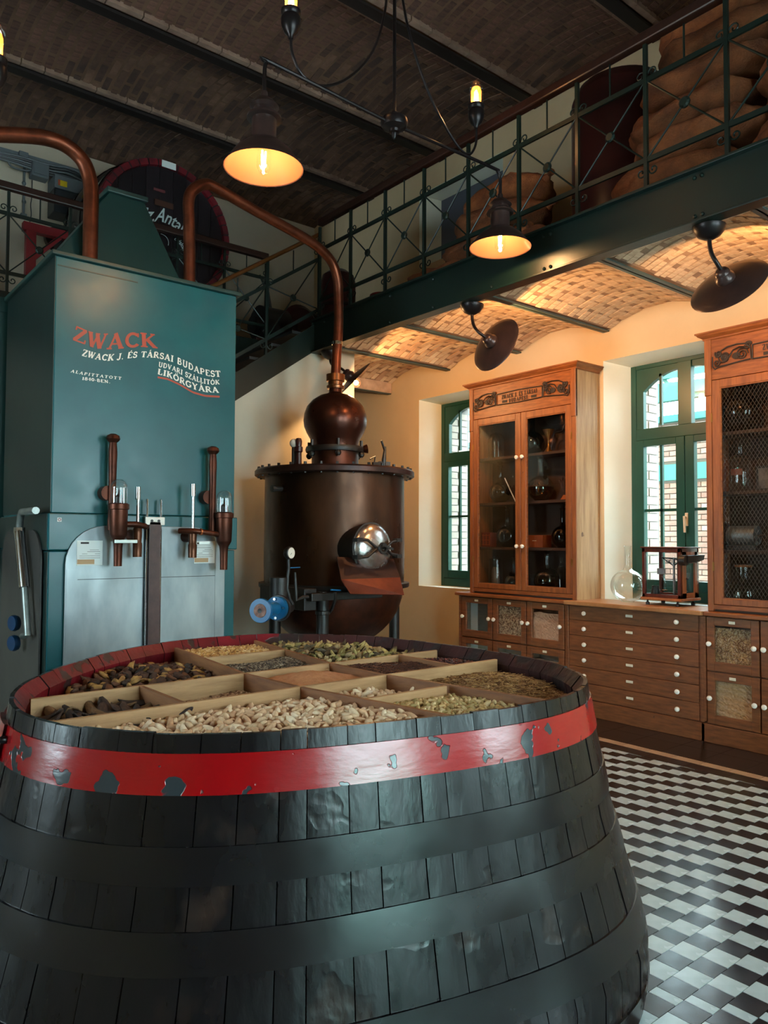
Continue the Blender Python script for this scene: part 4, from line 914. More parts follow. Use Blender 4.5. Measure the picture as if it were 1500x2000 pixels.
q = onY(12,800,6.6); MB().box(q.x-.06,q.x+.02,6.60,6.66,0,onY(10,600,6.6).z).build('post', m_tank_side, fs_, bevel=.004)
z_ = onY(10,596,6.6).z; MB().box(-1.2,q.x+.07,6.59,6.67,z_-.06,z_+.06).build('beam', m_tank_side, fs_, bevel=.004); MB().box(-1.18,-1.10,6.60,6.66,0,z_-.06).build('post', m_tank_side, fs_, bevel=.004)

# ================================================================ COPPER STILL
SC = Vector((4.155,5.85,0)); sc_ = (SC.x,SC.y,0)
still = thing('copper_still', sc_, 'large brown copper pot still with round head on black pipe legs', 'still')
MB().lathe([(.655,1.19),(.66,1.4),(.655,2.19)], sc_, n=56).build('body', m_still, still, smooth=True)
prof = [(max(.001,.652*math.cos(a)),1.19-.60*math.sin(a)) for a in [i*PI/2/14 for i in range(15)]][::-1]
MB().lathe(prof, sc_, n=56).build('bowl', m_copper, still, smooth=True)
MB().lathe([(.655,1.165),(.70,1.165),(.705,1.175),(.705,1.205),(.66,1.21)], sc_, n=56).build('lower_flange', m_black, still, smooth=True)
MB().lathe([(.60,2.185),(.735,2.185),(.75,2.195),(.75,2.235),(.735,2.25),(.30,2.275),(.22,2.28)], sc_, n=64).build('lid', M('lid_dark_copper',(70,44,38),.4,.6,c2=(46,32,30),scale=8,bump=.2,bs=20), still, smooth=True)
bolt = MB().lathe([(.001,.022),(.014,.022),(.014,-.02),(.011,-.075),(.001,-.075)], (0,0,0), n=6); o = bolt.build('flange_bolt', m_black, off=(0,0,0)); me = o.data; bpy.data.objects.remove(o)
for i in range(32):
    a = 2*PI*i/32; inst(me,'flange_bolt',(SC.x+.715*math.cos(a),SC.y+.715*math.sin(a),2.25),(0,0,a),still)
MB().lathe([(.222,2.27),(.222,2.44)], sc_, n=32).build('neck', m_copper, still, smooth=True)
MB().lathe([(.22,2.425),(.275,2.425),(.282,2.45),(.275,2.475),(.22,2.48)], sc_, n=40).build('neck_flange', m_black, still, smooth=True)
for a in (0,1.1,2.2,3.14,4.2,5.3): 
    c_ = (SC.x+.262*math.cos(a),SC.y+.262*math.sin(a),2.45); MB().cyl((c_[0],c_[1],2.37),(c_[0],c_[1],2.53),.016,n=6).sphere((c_[0],c_[1],2.40),.03,8,6).build('neck_bolt', m_black, still)
g = [(.215,2.47),(.218,2.50),(.235,2.55),(.27,2.61),(.295,2.67),(.302,2.73),(.295,2.79),(.27,2.86),(.22,2.92),(.15,2.965),(.08,2.985),(.062,3.0),(.060,3.04)]
MB().lathe(g, sc_, n=40).build('round_head', M('head_copper',(84,46,34),.26,.75,c2=(58,32,26),scale=3,rough2=.36), still, smooth=True)
MB().lathe([(.06,3.03),(.082,3.035),(.085,3.06),(.070,3.07),(.072,3.10),(.088,3.105),(.088,3.17),(.062,3.175)], sc_, n=24).build('union_collar', M('collar_bronze',(120,76,46),.3,.8), still, smooth=True)
for (x, y) in ((537,1200),(630,1210),(770,1200)):
    dy = {537:-.05,630:-.62,770:-.02}[x]; q = onY(x,1200,SC.y+dy)
    z1 = 1.17; b = MB().tube([(q.x,q.y,0),(q.x,q.y,z1)], .052, 14); b.build('leg', m_black, still, smooth=True); MB().lathe([(.052,0),(.062,.005),(.062,.03),(.052,.035)], (q.x,q.y,.98), n=14).build('leg_collar', m_black, still)
    MB().lathe([(.001,0),(.09,0),(.09,.012),(.001,.012)], (q.x,q.y,0), n=16).build('foot_plate', m_black, still)
    MB().bar((q.x,q.y,1.13),(SC.x+(q.x-SC.x)*.8,SC.y+(q.y-SC.y)*.8,1.13),.1,.06).build('bracket', m_black, still)
MB().box(SC.x-.72,SC.x+.02,SC.y-.70,SC.y-.60,1.10,1.165).build('front_bearer', m_black, still, bevel=.006)
MB().box(SC.x-.74,SC.x-.62,SC.y-.62,SC.y+.1,1.02,1.20).build('side_bearer', m_black, still, bevel=.006)
# side nozzle
q = onY(531,954,SC.y-.1); MB().tube([q,(q.x+.03,q.y,q.z),(q.x+.031,q.y,q.z),(q.x+.14,q.y,q.z)], [.032,.032,.022,.022], 10).build('side_nozzle', m_black, still)
# manhole with polished lid, yoke and clamp
mc = onY(731,1071,5.07); ax = Vector((.10,-1,.02)).normalized()
MB().lathe([(.20,-.25),(.20,-.03)], mc, ax, 36).lathe([(.19,.0),(.222,.0),(.225,.03),(.2,.035)], mc-ax*.06, ax, 36).build('manhole_neck', m_black, still, smooth=True)
MB().lathe([(.001,.055),(.08,.048),(.15,.028),(.20,.0),(.21,-.02),(.20,-.03)][::-1], mc+ax*.0, ax, 40).build('manhole_lid', M('hammered_tin',(196,192,188),.2,.9,c2=(160,152,150),scale=5,bump=.3,bs=12,rough2=.3), still, smooth=True)
sxv = Vector((1,.1,0)).normalized(); upv = Vector((0,0,1)); fc = mc+ax*.075
for s_ in (-1,1):
    pts = [fc+sxv*(-.235)+upv*.075*s_-ax*.03, fc+sxv*(-.15)+upv*.07*s_, fc+sxv*(-.05)+upv*.0+ax*.01, fc+sxv*.05+upv*(-.0)+ax*.01, fc+sxv*.13+upv*.05*s_, fc+sxv*.235+upv*.065*s_-ax*.03]
    MB().tube(pts, [.017,.013,.014,.014,.013,.017], 8).build('clamp_arm', m_black, still, smooth=True)
    for e in (-1,1): c_ = fc+sxv*.235*e+upv*.07*s_-ax*.03; MB().obox(c_, sxv*.03, upv*.016, ax*.03).build('clamp_lug', m_black, still)
MB().lathe([(.030,-.01),(.048,-.01),(.052,0),(.048,.01),(.030,.01),(.028,0),(.030,-.01)], fc+ax*.03, ax, 20).build('clamp_ring', m_black, still, smooth=True)
MB().bar(fc-sxv*.03+ax*.05+upv*.03,fc+sxv*.09+ax*.06-upv*.01,.018,.018).build('clamp_handle', m_black, still)
# bent copper sheet under the manhole
qa = [onY(658,1088,5.12),onY(768,1092,5.12),onY(781,1128,5.0),onY(666,1132,5.0),onY(789,1162,4.86),onY(684,1160,4.86)]
b = MB(); b.add([qa[0],qa[1],qa[2],qa[3],qa[4],qa[5]], [(0,1,2,3)]); b.f[-1:] = [(0,1,2,3)]
o = b.build('drip_apron', M('dull_copper_sheet',(58,34,28),.4,.6,c2=(46,28,24),scale=6), still, solid=.006); 
b = MB().add([qa[3],qa[2],qa[4],qa[5]], [(0,1,2,3)]); b.build('drip_apron_lip', m_copper_sheet, still, solid=.006)
# blue valve, gauge and small piping at lower left
bvt = thing('blue_valve', (3.5,5.1,1.0), 'bright blue flanged valve on the lower left of the copper still', 'valve')
va = onY(508,1193,4.95); vb = onY(541,1188,5.10); vc_ = onY(562,1182,5.22); d = (vb-va).normalized()
MB().lathe([(.02,0),(.088,0),(.092,.006),(.092,.020),(.045,.026),(.042,.07),(.05,.10)], va, d, 28).build('front_flange', m_blue, bvt, smooth=True)
L_ = (vb-va).length; MB().lathe([(.04,.06),(.05,L_-.03),(.09,L_-.02),(.092,L_+.01),(.03,L_+.012)], va, d, 28).build('valve_body', m_blue, bvt, smooth=True)
MB().lathe([(.016,-.006),(.050,-.006),(.052,.001),(.018,.002)], va, d, 18).build('seal_ring', M('rust_seal',(150,110,96),.6,c2=(96,60,50),scale=30), bvt)
MB().lathe([(.001,-.004),(.018,-.0065)], va, d, 12).build('bore', m_black, bvt)
for a in (.8,2.35,3.9,5.5):
    u_ = d.orthogonal().normalized(); w_ = d.cross(u_); c_ = va+d*(L_-.03)+(u_*math.cos(a)+w_*math.sin(a))*.072; MB().cyl(c_-d*.012,c_+d*.0,.011,n=6).build('flange_bolt', m_chrome, bvt)
MB().lathe([(.03,L_+.012),(.10,L_+.014),(.104,L_+.04),(.05,L_+.045),(.05,L_+.22)], va, d, 28).build('black_flange', m_black, still, smooth=True)
gz = onY(566,1080,5.12); gx = Vector((.35,-1,0)).normalized()
MB().lathe([(.001,-.03),(.042,-.03),(.050,-.02),(.050,.012),(.044,.016),(.001,.012)][::1], gz, gx, 24).build('gauge_case', m_black, still, smooth=True)
MB().lathe([(.001,.017),(.043,.017)], gz, gx, 24).build('gauge_dial', m_white, still); MB().bar(gz+gx*.019,gz+gx*.019+Vector((-.015,0,-.02)),.004,.002).build('gauge_needle', m_black, still)
pt = lambda x,y,Y=5.14: onY(x,y,Y)
MB().tube([pt(563,1090),pt(564,1110),pt(562,1125),pt(561,1150),pt(566,1170),pt(572,1180)], .013, 8).build('gauge_pipe', m_black, still, smooth=True)
MB().tube([pt(576,1118),pt(578,1150),pt(578,1172),pt(592,1166),pt(602,1166)], [.010,.014,.016,.014,.014], 8).build('steam_pipe', m_black, still, smooth=True)
MB().bar(pt(566,1109),pt(586,1108),.012,.008).build('blue_lever', m_blue, still, bevel=.002); MB().bar(pt(646,1152,5.0),pt(666,1153,5.0),.014,.012).build('blue_lever', m_blue, still, bevel=.002)
MB().tube([pt(655,1156,5.0),pt(655,1172,5.02),pt(648,1190,5.15),pt(640,1200,5.25)], .014, 8).build('drain_pipe', m_black, still, smooth=True)
MB().tube([pt(545,1128,5.2),pt(545,1168,5.2)], .075, 16).build('steam_trap', m_black, still, smooth=True)
# fittings on the lid
tz = 2.262
q = onY(583,903,SC.y-.25); MB().lathe([(.028,0),(.026,.10),(.036,.11),(.036,.15),(.026,.155),(.030,.20),(.022,.225),(.001,.23)], (q.x,q.y,tz), n=12).build('relief_valve', m_maroon, still, smooth=True)
q = onY(574,903,SC.y-.2); MB().lathe([(.02,0),(.02,.14),(.018,.15),(.001,.15)], (q.x,q.y,tz), n=10).build('sight_glass_stem', m_black, still); MB().sphere((q.x,q.y,tz+.185),.04,14,10).build('sight_glass', M('milky_glass',(210,204,190),.15), still, smooth=True)
q = onY(735,905,SC.y-.30); qx, qy = q.x, q.y
MB().lathe([(.001,.03),(.10,.028),(.12,.018),(.12,0)], (qx-.05,qy,tz-.005), n=24).build('hatch_lid', m_black, still, smooth=True)
MB().bar((qx-.06,qy-.02,tz+.05),(qx+.12,qy-.02,tz+.06),.02,.028).build('hatch_bar', m_black, still); MB().tube([(qx+.07,qy-.02,tz-.01),(qx+.075,qy-.02,tz+.10),(qx+.09,qy-.02,tz+.22)],[.016,.022,.010],8).build('hatch_screw', m_black, still)
MB().bar((qx+.085,qy-.02,tz+.18),(qx+.02,qy-.05,tz+.27),.012,.02).build('hatch_handle', m_black, still); MB().bar((qx+.03,qy,tz+.06),(qx+.14,qy-.03,tz+.06),.03,.035).build('hatch_yoke', m_black, still)
MB().tube([(qx-.04,qy-.02,tz+.05),(qx-.03,qy-.02,tz+.12),(qx-.09,qy-.02,tz+.09)],.008,6).build('hatch_catch', m_black, still)
q = onY(707,878,SC.y-.2); MB().lathe([(.01,0),(.035,.02),(.045,.05),(.001,.045)], q, (1,-.5,.2), 14).build('whistle_horn', m_copper, still, smooth=True); MB().bar(q,(SC.x+.2,SC.y-.05,2.45),.012,.012).build('horn_stem', m_copper, still)

# ---- copper pipes
pp = thing('copper_pipe', (3.3,5.7,3.5), 'long copper vapour pipe looping from the green tank down to the round still head', 'pipe')
pk = [(370,548,5.60),(370,500,5.60),(369,430,5.60),(368,398,5.60),(372,378,5.60),(384,366,5.60),(400,360,5.61),(420,366,5.62),(500,412,5.68),(590,462,5.75),(625,486,5.78),(648,512,5.81),(659,545,5.83),(661,580,5.85),(661,640,5.85)]
P3 = [onY(*k) for k in pk]; P3[0].z = 3.502
def smooth_path(P_, n=5):
    out = []
    for i in range(len(P_)-1):
        a, b_, c, d_ = P_[max(i-1,0)],P_[i],P_[i+1],P_[min(i+2,len(P_)-1)]
        for k in range(n):
            t = k/n; out.append(.5*((2*b_)+(c-a)*t+(2*a-5*b_+4*c-d_)*t*t+(3*b_-a-3*c+d_)*t**3))
    return out+[P_[-1]]
e_ = Vector((SC.x+.0,SC.y,3.35)); P3 += [Vector((SC.x+.012,SC.y,3.40)), Vector((SC.x,SC.y,3.17))]
MB().tube(smooth_path(P3), .046, 16).build('pipe', m_copper_pipe, pp, smooth=True)
MB().lathe([(.046,0),(.052,0),(.052,.03),(.046,.03)], (SC.x+.016,SC.y,3.46), n=20).build('joint_ring', m_chrome, pp)
MB().lathe([(.046,0),(.06,0),(.06,.012),(.046,.012)], (P3[0].x,P3[0].y,3.502), n=20).build('pipe_flange', m_tank_side, pp)
p2_ = thing('copper_pipe', (1.6,5.75,4.2), 'thick copper pipe curving left out of the frame from the green tank top', 'pipe')
P4 = [onY(*k) for k in ((176,500,5.55),(177,440,5.55),(178,380,5.55),(174,345,5.55),(160,312,5.55),(130,285,5.55),(95,271,5.55),(50,265,5.6),(-40,262,5.7),(-200,262,5.8))]; P4[0].z = 3.502
MB().tube(smooth_path(P4), .053, 16).build('pipe', m_copper_pipe, p2_, smooth=True)
MB().lathe([(.053,0),(.068,0),(.068,.012),(.053,.012)], (P4[0].x,P4[0].y,3.502), n=20).build('pipe_flange', m_tank_side, p2_)

# ================================================================ LAMPS
def bulb_light(loc, e, c=(1,.54,.22), r_=.03):
    l = bpy.data.lights.new('bulb_light','POINT'); l.energy = e; l.color = c; l.shadow_soft_size = r_
    o = bpy.data.objects.new('bulb_light', l); COL.objects.link(o); o.location = loc; return o
def shade_lamp(ch, top, rim_z, Rr=.225, e=38):
    x, y = top.x, top.y; H = (top.z-rim_z); k = H/.50
    MB().lathe([(.018,.50*k),(.022,.46*k),(.055,.44*k),(.085,.40*k),(.062,.385*k),(.066,.365*k),(.098,.335*k),(.100,.32*k),(.072,.315*k),(.070,.20*k),(.076,.175*k),(.11,.155*k),(.165,.10*k),(.20,.045*k),(Rr,0),(Rr+.004,-.004)], (x,y,rim_z), n=40).build('shade', m_lamp_out, ch, smooth=True)
    MB().lathe([(Rr-.001,0),(.196,.042*k),(.16,.095*k),(.105,.148*k),(.07,.165*k),(.001,.168*k)], (x,y,rim_z), n=40).build('shade_lining', m_lamp_in, ch, smooth=True)
    MB().lathe([(.001,-.03),(.024,-.025),(.040,.0),(.042,.04),(.036,.10),(.022,.13),(.02,.15)], (x,y,rim_z), n=20).build('bulb', m_gl, ch, smooth=True)
    MB().tube([(x-.01,y,rim_z+.10),(x-.006,y-.004,rim_z+.02),(x+.002,y,rim_z-.005),(x+.01,y+.004,rim_z+.02),(x+.012,y,rim_z+.1)], .0055, 6).build('filament', m_bulb, ch)
    bulb_light((x,y,rim_z+.02), e)
def up_bulb(ch, base, e=17):
    MB().lathe([(.014,-.02),(.018,0),(.040,.02),(.056,.06),(.060,.10),(.056,.115),(.050,.12),(.058,.13),(.060,.15),(.045,.155),(.001,.155)], base, n=20).build('lamp_holder', m_lamp_iron, ch, smooth=True)
    q = base+Vector((0,0,.155))
    MB().lathe([(.044,0),(.050,.02),(.050,.11),(.046,.135),(.030,.160),(.001,.168)], q, n=20).build('bulb', m_gl, ch, smooth=True)
    MB().tube([q+Vector((-.012,0,.01)),q+Vector((-.010,0,.09)),q+Vector((0,0,.105)),q+Vector((.010,0,.09)),q+Vector((.012,0,.01))], .008, 6).build('filament', m_bulb, ch)
    MB().lathe([(.036,.005),(.037,.10),(.030,.125),(.001,.14)], q, n=18).build('glow_shell', m_bulb_halo, ch, smooth=True)  # inner shell added for the amber glow of the lit bulb
    bulb_light(q+Vector((0,0,.06)), e, r_=.02)
CY = 3.78
ch = thing('chandelier', (2.95,CY,4.2), 'brown iron chandelier with two hanging shades and upright bulbs on curved arms', 'chandelier')
hub = onY(770,243,CY); lA = onY(515,328,CY); lB = onY(977,483,CY); zA = onY(513,178,CY).z
MB().tube([(hub.x,CY,hub.z+.05),(hub.x,CY,6.12)], .012, 8).build('rod', m_lamp_iron, ch, smooth=True)
MB().lathe([(.001,-.105),(.014,-.09),(.020,-.06),(.035,-.055),(.040,-.04),(.080,-.02),(.092,.01),(.085,.035),(.06,.05),(.03,.055),(.02,.08),(.001,.085)], hub, n=28).build('hub', m_lamp_iron, ch, smooth=True)
az = onY(535,143,CY).z; az = hub.z+.03
topA = Vector((lA.x,CY,zA)); topB = Vector((lB.x,CY,onY(966,375,CY).z))
MB().tube(smooth_path([topA-Vector((0,0,.02)),Vector((lA.x,CY,az-.05)),Vector((lA.x+.012,CY,az-.01)),Vector((lA.x+.05,CY,az+.005)),Vector((hub.x-.08,CY,hub.z))]), .012, 8).build('arm', m_lamp_iron, ch, smooth=True)
MB().tube(smooth_path([Vector((hub.x+.08,CY,hub.z)),Vector((topB.x-.10,CY,hub.z+.01)),Vector((topB.x-.03,CY,hub.z-.0)),Vector((topB.x-.0,CY,hub.z-.05)),Vector((topB.x,CY,topB.z-.02))]), .012, 8).build('arm', m_lamp_iron, ch, smooth=True)
shade_lamp(ch, topA, onY(515,328,CY).z); shade_lamp(ch, Vector((topB.x,CY,topB.z)), onY(977,483,CY).z)
up1 = onY(568,70,CY); up2 = onY(930,246,CY)
c1 = [onY(757,-190,CY),onY(756,-60,CY),onY(752,20,CY),onY(728,100,CY),onY(680,152,CY),onY(628,168,CY),onY(590,146,CY),onY(571,105,CY),up1]
c2 = [onY(783,-190,CY),onY(783,-60,CY),onY(790,20,CY),onY(815,120,CY),onY(850,210,CY),onY(890,280,CY),onY(915,302,CY),onY(929,282,CY),up2]
for c_ in (c1,c2): MB().tube(smooth_path(c_), .009, 8).build('curved_arm', m_lamp_iron, ch, smooth=True)
up_bulb(ch, up1); up_bulb(ch, up2)
pd = thing('pendant_lamp', (0.6,4.6,4.8), 'upright amber bulb of another lamp at the left edge of the picture', 'lamp')
q = onY(-12,172,CY+.3); MB().tube(smooth_path([q+Vector((-.55,0,1.4)),q+Vector((-.55,0,.5)),q+Vector((-.35,0,-.15)),q+Vector((-.1,0,-.22)),q]), .010, 8).build('curved_arm', m_lamp_iron, pd, smooth=True); MB().tube([q+Vector((-.55,0,1.4)),Vector((q.x-.55,q.y,6.17))], .01, 8).build('rod', m_lamp_iron, pd)
up_bulb(pd, q)
def wall_lamp(mount, disc, nrm, label, e=30):
    t = thing('gooseneck_lamp', mount, label, 'lamp')
    MB().lathe([(.001,-.085),(.03,-.082),(.07,-.06),(.096,-.025),(.102,-.004),(.102,0)], mount, n=28).build('canopy', m_lamp_iron, t, smooth=True)
    n_ = Vector(nrm).normalized(); D_ = Vector(disc)
    back = D_-n_*.13
    q0 = mount-Vector((0,0,.07)); q1 = q0-Vector((0,0,(q0.z-back.z)*.62)); q2 = back-n_*.10; bz = [q0*(1-s_)**3+q1*3*s_*(1-s_)**2+q2*3*s_*s_*(1-s_)+back*s_**3 for s_ in [i/16 for i in range(17)]]
    MB().tube(bz, .014, 10).build('gooseneck', m_lamp_iron, t, smooth=True)
    MB().lathe([(.001,-.135),(.03,-.13),(.045,-.115),(.05,-.10),(.042,-.095),(.06,-.07),(.062,-.055),(.058,-.04),(.09,-.035),(.20,-.012),(.245,0),(.25,.004)], D_, n_, 40).build('shade', m_lamp_out, t, smooth=True)
    MB().lathe([(.243,.002),(.20,-.008),(.09,-.028),(.001,-.03)], D_, n_, 40).build('shade_lining', m_lamp_in, t, smooth=True)
    MB().sphere(D_+n_*.045,.047,16,12).build('bulb', m_gl, t, smooth=True)
    MB().tube([D_+n_*.0,D_+n_*.03+Vector((0,0,.012)),D_+n_*.045,D_+n_*.03-Vector((0,0,.012)),D_+n_*.0], .004, 6).build('filament', m_bulb, t)
    bulb_light(D_+n_*.05, e)
mz = 3.618
def wl(px_mount, px_disc, dX, az_, el, label, e, Y=None):
    m_ = onX(px_mount[0],px_mount[1],4.64); m_ = Vector((4.64,m_.y,mz)); 
    d_ = onX(px_disc[0],px_disc[1],4.64+dX) if Y is None else onY(px_disc[0],px_disc[1],Y)
    n_ = (math.sin(R(az_))*math.cos(R(el)), math.cos(R(az_))*math.cos(R(el)), math.sin(R(el)))
    wall_lamp(m_, d_, n_, label, e)
wl((1385,432),(1423,557),.16,90,-38,'brown dish lamp on a gooseneck nearest the camera under the gallery beam',62)
wl((922,597),(968,673),.16,92,-20,'brown dish lamp on a gooseneck above the first tall cabinet',62)
wl((645,684),(690,742),.10,112,-42,'brown dish lamp glowing behind the pipe of the copper still',60)
# ================================================================ CABINETS
XB_ = 6.262
knob = MB().lathe([(.007,0),(.008,.012),(.019,.018),(.0215,.027),(.018,.036),(.006,.040),(.001,.040)], (0,0,0), (-1,0,0), 14).build('knob', m_white, off=(0,0,0), smooth=True); knob_me = knob.data; bpy.data.objects.remove(knob)
kdot = MB().lathe([(.006,0),(.005,.0015),(.001,.002)], (-.040,0,0), (-1,0,0), 8).build('knob_screw', m_brass, off=(0,0,0)); kdot_me = kdot.data; bpy.data.objects.remove(kdot)
def add_knob(par, x, y, z):
    o = inst(knob_me, 'knob', (x,y,z), parent=par); md = o.modifiers.new('w','EDGE_SPLIT'); md.split_angle = R(38); return o
def label_plate(par, x, y, z, w=.05):
    MB().box(x-.006,x,y-w/2,y+w/2,z-.011,z+.011).build('label_holder', M('label_cream',(214,206,186),.5) if 'label_cream' not in bpy.data.materials else bpy.data.materials['label_cream'], par, bevel=.002)
XF = 5.87
herb_m = {k: mm('bin_'+k, c, c2, scale=60) for k,c,c2 in (('pale_chips',(224,192,150),(140,98,66)),('pink_powder',(206,156,120),(180,130,98)),('straw',(222,182,128),(166,122,78)),('beige',(206,160,112),(180,136,92)),('empty',(70,60,52),(56,48,42)))}
def bin_fill(y0, y1, z0, z1, key, label):
    t = thing('herb_fill', (5.93,(y0+y1)/2,z0), label, 'dried herbs', kind='stuff')
    b = MB(); x0 = 5.905; n = 26; m_ = int(n*(z1-z0)/(y1-y0))+1; amp = {'pale_chips':.010,'straw':.009,'pink_powder':.003,'beige':.0025}.get(key,.003)
    for i in range(n+1):
        for j in range(m_+1):
            y = y0+(y1-y0)*i/n; z = z0+(z1+.012*noise.noise(Vector((y*9,1,2)))-z0)*j/m_
            b.v.append((x0+amp*random.uniform(-1,1), y, z))
    for i in range(n):
        for j in range(m_): q = i*(m_+1)+j; b.f.append((q,q+m_+1,q+m_+2,q+1)); b.mi.append(0)
    b.box(x0+.012,x0+.10,y0,y1,z0,z1-.012); b.build('herb_pack', herb_m[key], t)
    if key in ('pale_chips','straw'):   # flakes lying against the glass
        c = MB(); 
        for k in range(420 if key == 'pale_chips' else 520):
            y = random.uniform(y0+.01,y1-.01); z = random.uniform(z0,z1); a = random.uniform(0,PI); L = random.uniform(.006,.013) if key == 'pale_chips' else random.uniform(.010,.02); w_ = .0045 if key == 'pale_chips' else .0012
            c.cur = random.randrange(2); dy, dz = math.cos(a), math.sin(a)
            c.obox((x0-.008,y,z),(0,dy*L,dz*L),(0,-dz*w_,dy*w_),(.002,0,0))
        c.build('flakes', [mm('flake_a_'+key,(232,206,168),(196,156,112)),mm('flake_b_'+key,(150,106,70),(110,74,48))], t)
    return t
def bin_unit(name, label, cols, rows, fills):
    y1, y0 = cols[0]+.048, cols[-1]-.02
    t = thing(name, (XF+.2,(y0+y1)/2,0), label, 'cabinet')
    c = MB(); c.box(XF+.02,XB_,y0,y0+.02,0,1.005); c.box(XF+.02,XB_,y1-.02,y1,0,1.005); c.box(6.05,XB_,y0+.02,y1-.02,.15,1.0); c.box(XF+.02,6.05,y0+.02,y1-.02,.145,.155); c.box(XF+.02,6.05,y0+.02,y1-.02,.56,.572)
    for y in cols[1:-1]: c.box(XF+.02,6.05,y-.006,y+.006,.155,1.0)
    c.build('carcass', m_oak_low, t)
    ring_frame(MB(), XF,XF+.02,y0,y1,.148,1.005,.02,.004,.002).build('face_frame', m_oak_low, t)
    MB().box(XF-.012,XF+.02,y0,y1,0,.146).build('plinth', m_oak_low, t, bevel=.004)
    MB().box(XF-.008,XF+.02,y1-.046,y1-.006,.16,1.0).build('pilaster', m_oak_low, t, bevel=.006)
    for i in range(len(cols)-1):
        b_, a = cols[i]-.006, cols[i+1]+.006
        for (z0,z1),f in zip(rows, fills[i]):
            d = ring_frame(MB(), XF-.012,XF+.012,a,b_,z0,z1,.062,.064,.072).build('bin_front', m_oak_low, t, bevel=.003)
            MB().quadx(XF+.004,a+.055,b_-.055,z0+.06,z1-.055).build('glass', m_gl, d)
            for y in (a+.030,b_-.030): add_knob(d, XF-.012,y,(z0+z1)/2+.0)
            label_plate(d, XF-.012,(a+b_)/2,z1-.033)
            if f:
                key, fr, lb = f; bin_fill(a+.03,b_-.03,z0+.02,z0+(z1-z0)*fr,key,lb)
    return t
LC = [5.872,5.419,4.966,4.505]; RW = [(.153,.562),(.574,.998)]
bin_unit('bin_cabinet','low pine bin cabinet with six glass fronts below the first tall cabinet', LC, RW,
  [(None,None),
   (('pink_powder',.40,'dark low herb fill in the lower middle bin of the left base cabinet'),('pale_chips',.88,'pale herb flakes filling the upper middle bin left of the drawers')),
   (('pink_powder',.70,'pinkish fill in the lower bin next to the drawer chest'),('pink_powder',.76,'pinkish chopped herb filling the upper bin next to the drawer chest'))])
RC = [3.112,2.686,2.245,1.80]
bin_unit('bin_cabinet','low pine bin cabinet right of the drawers below the second tall cabinet', RC, RW,
  [(('beige',.88,'beige ground herb nearly filling the lower right bin'),('straw',.80,'straw-coloured herb flakes in the upper right bin')),
   (('beige',.8,'beige ground herb in the lower bin cut by the picture edge'),('straw',.7,'straw-coloured flakes in the upper bin cut by the picture edge')),(None,None)])
# pale strip set in the empty bins for light reflected on their glass
for z in (.62,.20): 
    t = MB().box(5.93,5.935,5.70,5.80,z,z+.34).build('glint', M('pale_glint_%d'%int(z*100),(168,184,190),.5), off=(5.93,5.75,z)); tag(t, 'pale blue strip for light reflected on the glass of the %s empty bin at the far left'%('upper' if z > .5 else 'lower'), 'glint')
dc = thing('drawer_chest', (6.05,3.82,0), 'low pine chest of six wide drawers with white knobs under the window', 'drawers')
c = MB(); c.box(XF+.02,XB_,3.165,3.19,0,1.005); c.box(XF+.02,XB_,4.45,4.475,0,1.005); c.box(6.1,XB_,3.19,4.45,.15,1.0); c.build('carcass', m_oak_low, dc)
MB().box(XF-.012,XF+.02,3.13,4.483,0,.146).build('plinth', m_oak_low, dc, bevel=.004)
for y in (3.135,4.456): MB().box(XF-.010,XF+.02,y,y+.028,.15,1.0).build('pilaster', m_oak_low, dc, bevel=.005)
ring_frame(MB(), XF+.002,XF+.02,3.165,4.475,.148,1.005,.012,.004,.004).build('face_frame', m_oak_low, dc)
for k in range(6):
    z0 = .155+k*.1425; d = MB().box(XF-.006,6.05,3.178,4.452,z0,z0+.139).build('drawer', m_oak_low, dc, bevel=.003)
    for y in (4.27,3.355): add_knob(d, XF-.006,y,z0+.066)
    label_plate(d, XF-.006,3.812,z0+.078,.068)
ct = thing('countertop', (6.05,4,1.007), 'long pine countertop running below both tall cabinets and the window sill', 'countertop')
MB().box(5.83,XB_,4.47,5.95,1.006,1.04).build('left_slab', m_oak, ct, bevel=.007); MB().box(5.80,XB_,3.12,4.47,1.006,1.044).build('middle_slab', M('counter_pale_pine',(172,122,78),.35,c2=(146,98,58),scale=5,st=(9,1.2,1),bump=.1,bs=20), ct, bevel=.007); MB().box(5.83,XB_,1.74,3.12,1.006,1.04).build('right_slab', m_oak, ct, bevel=.007)
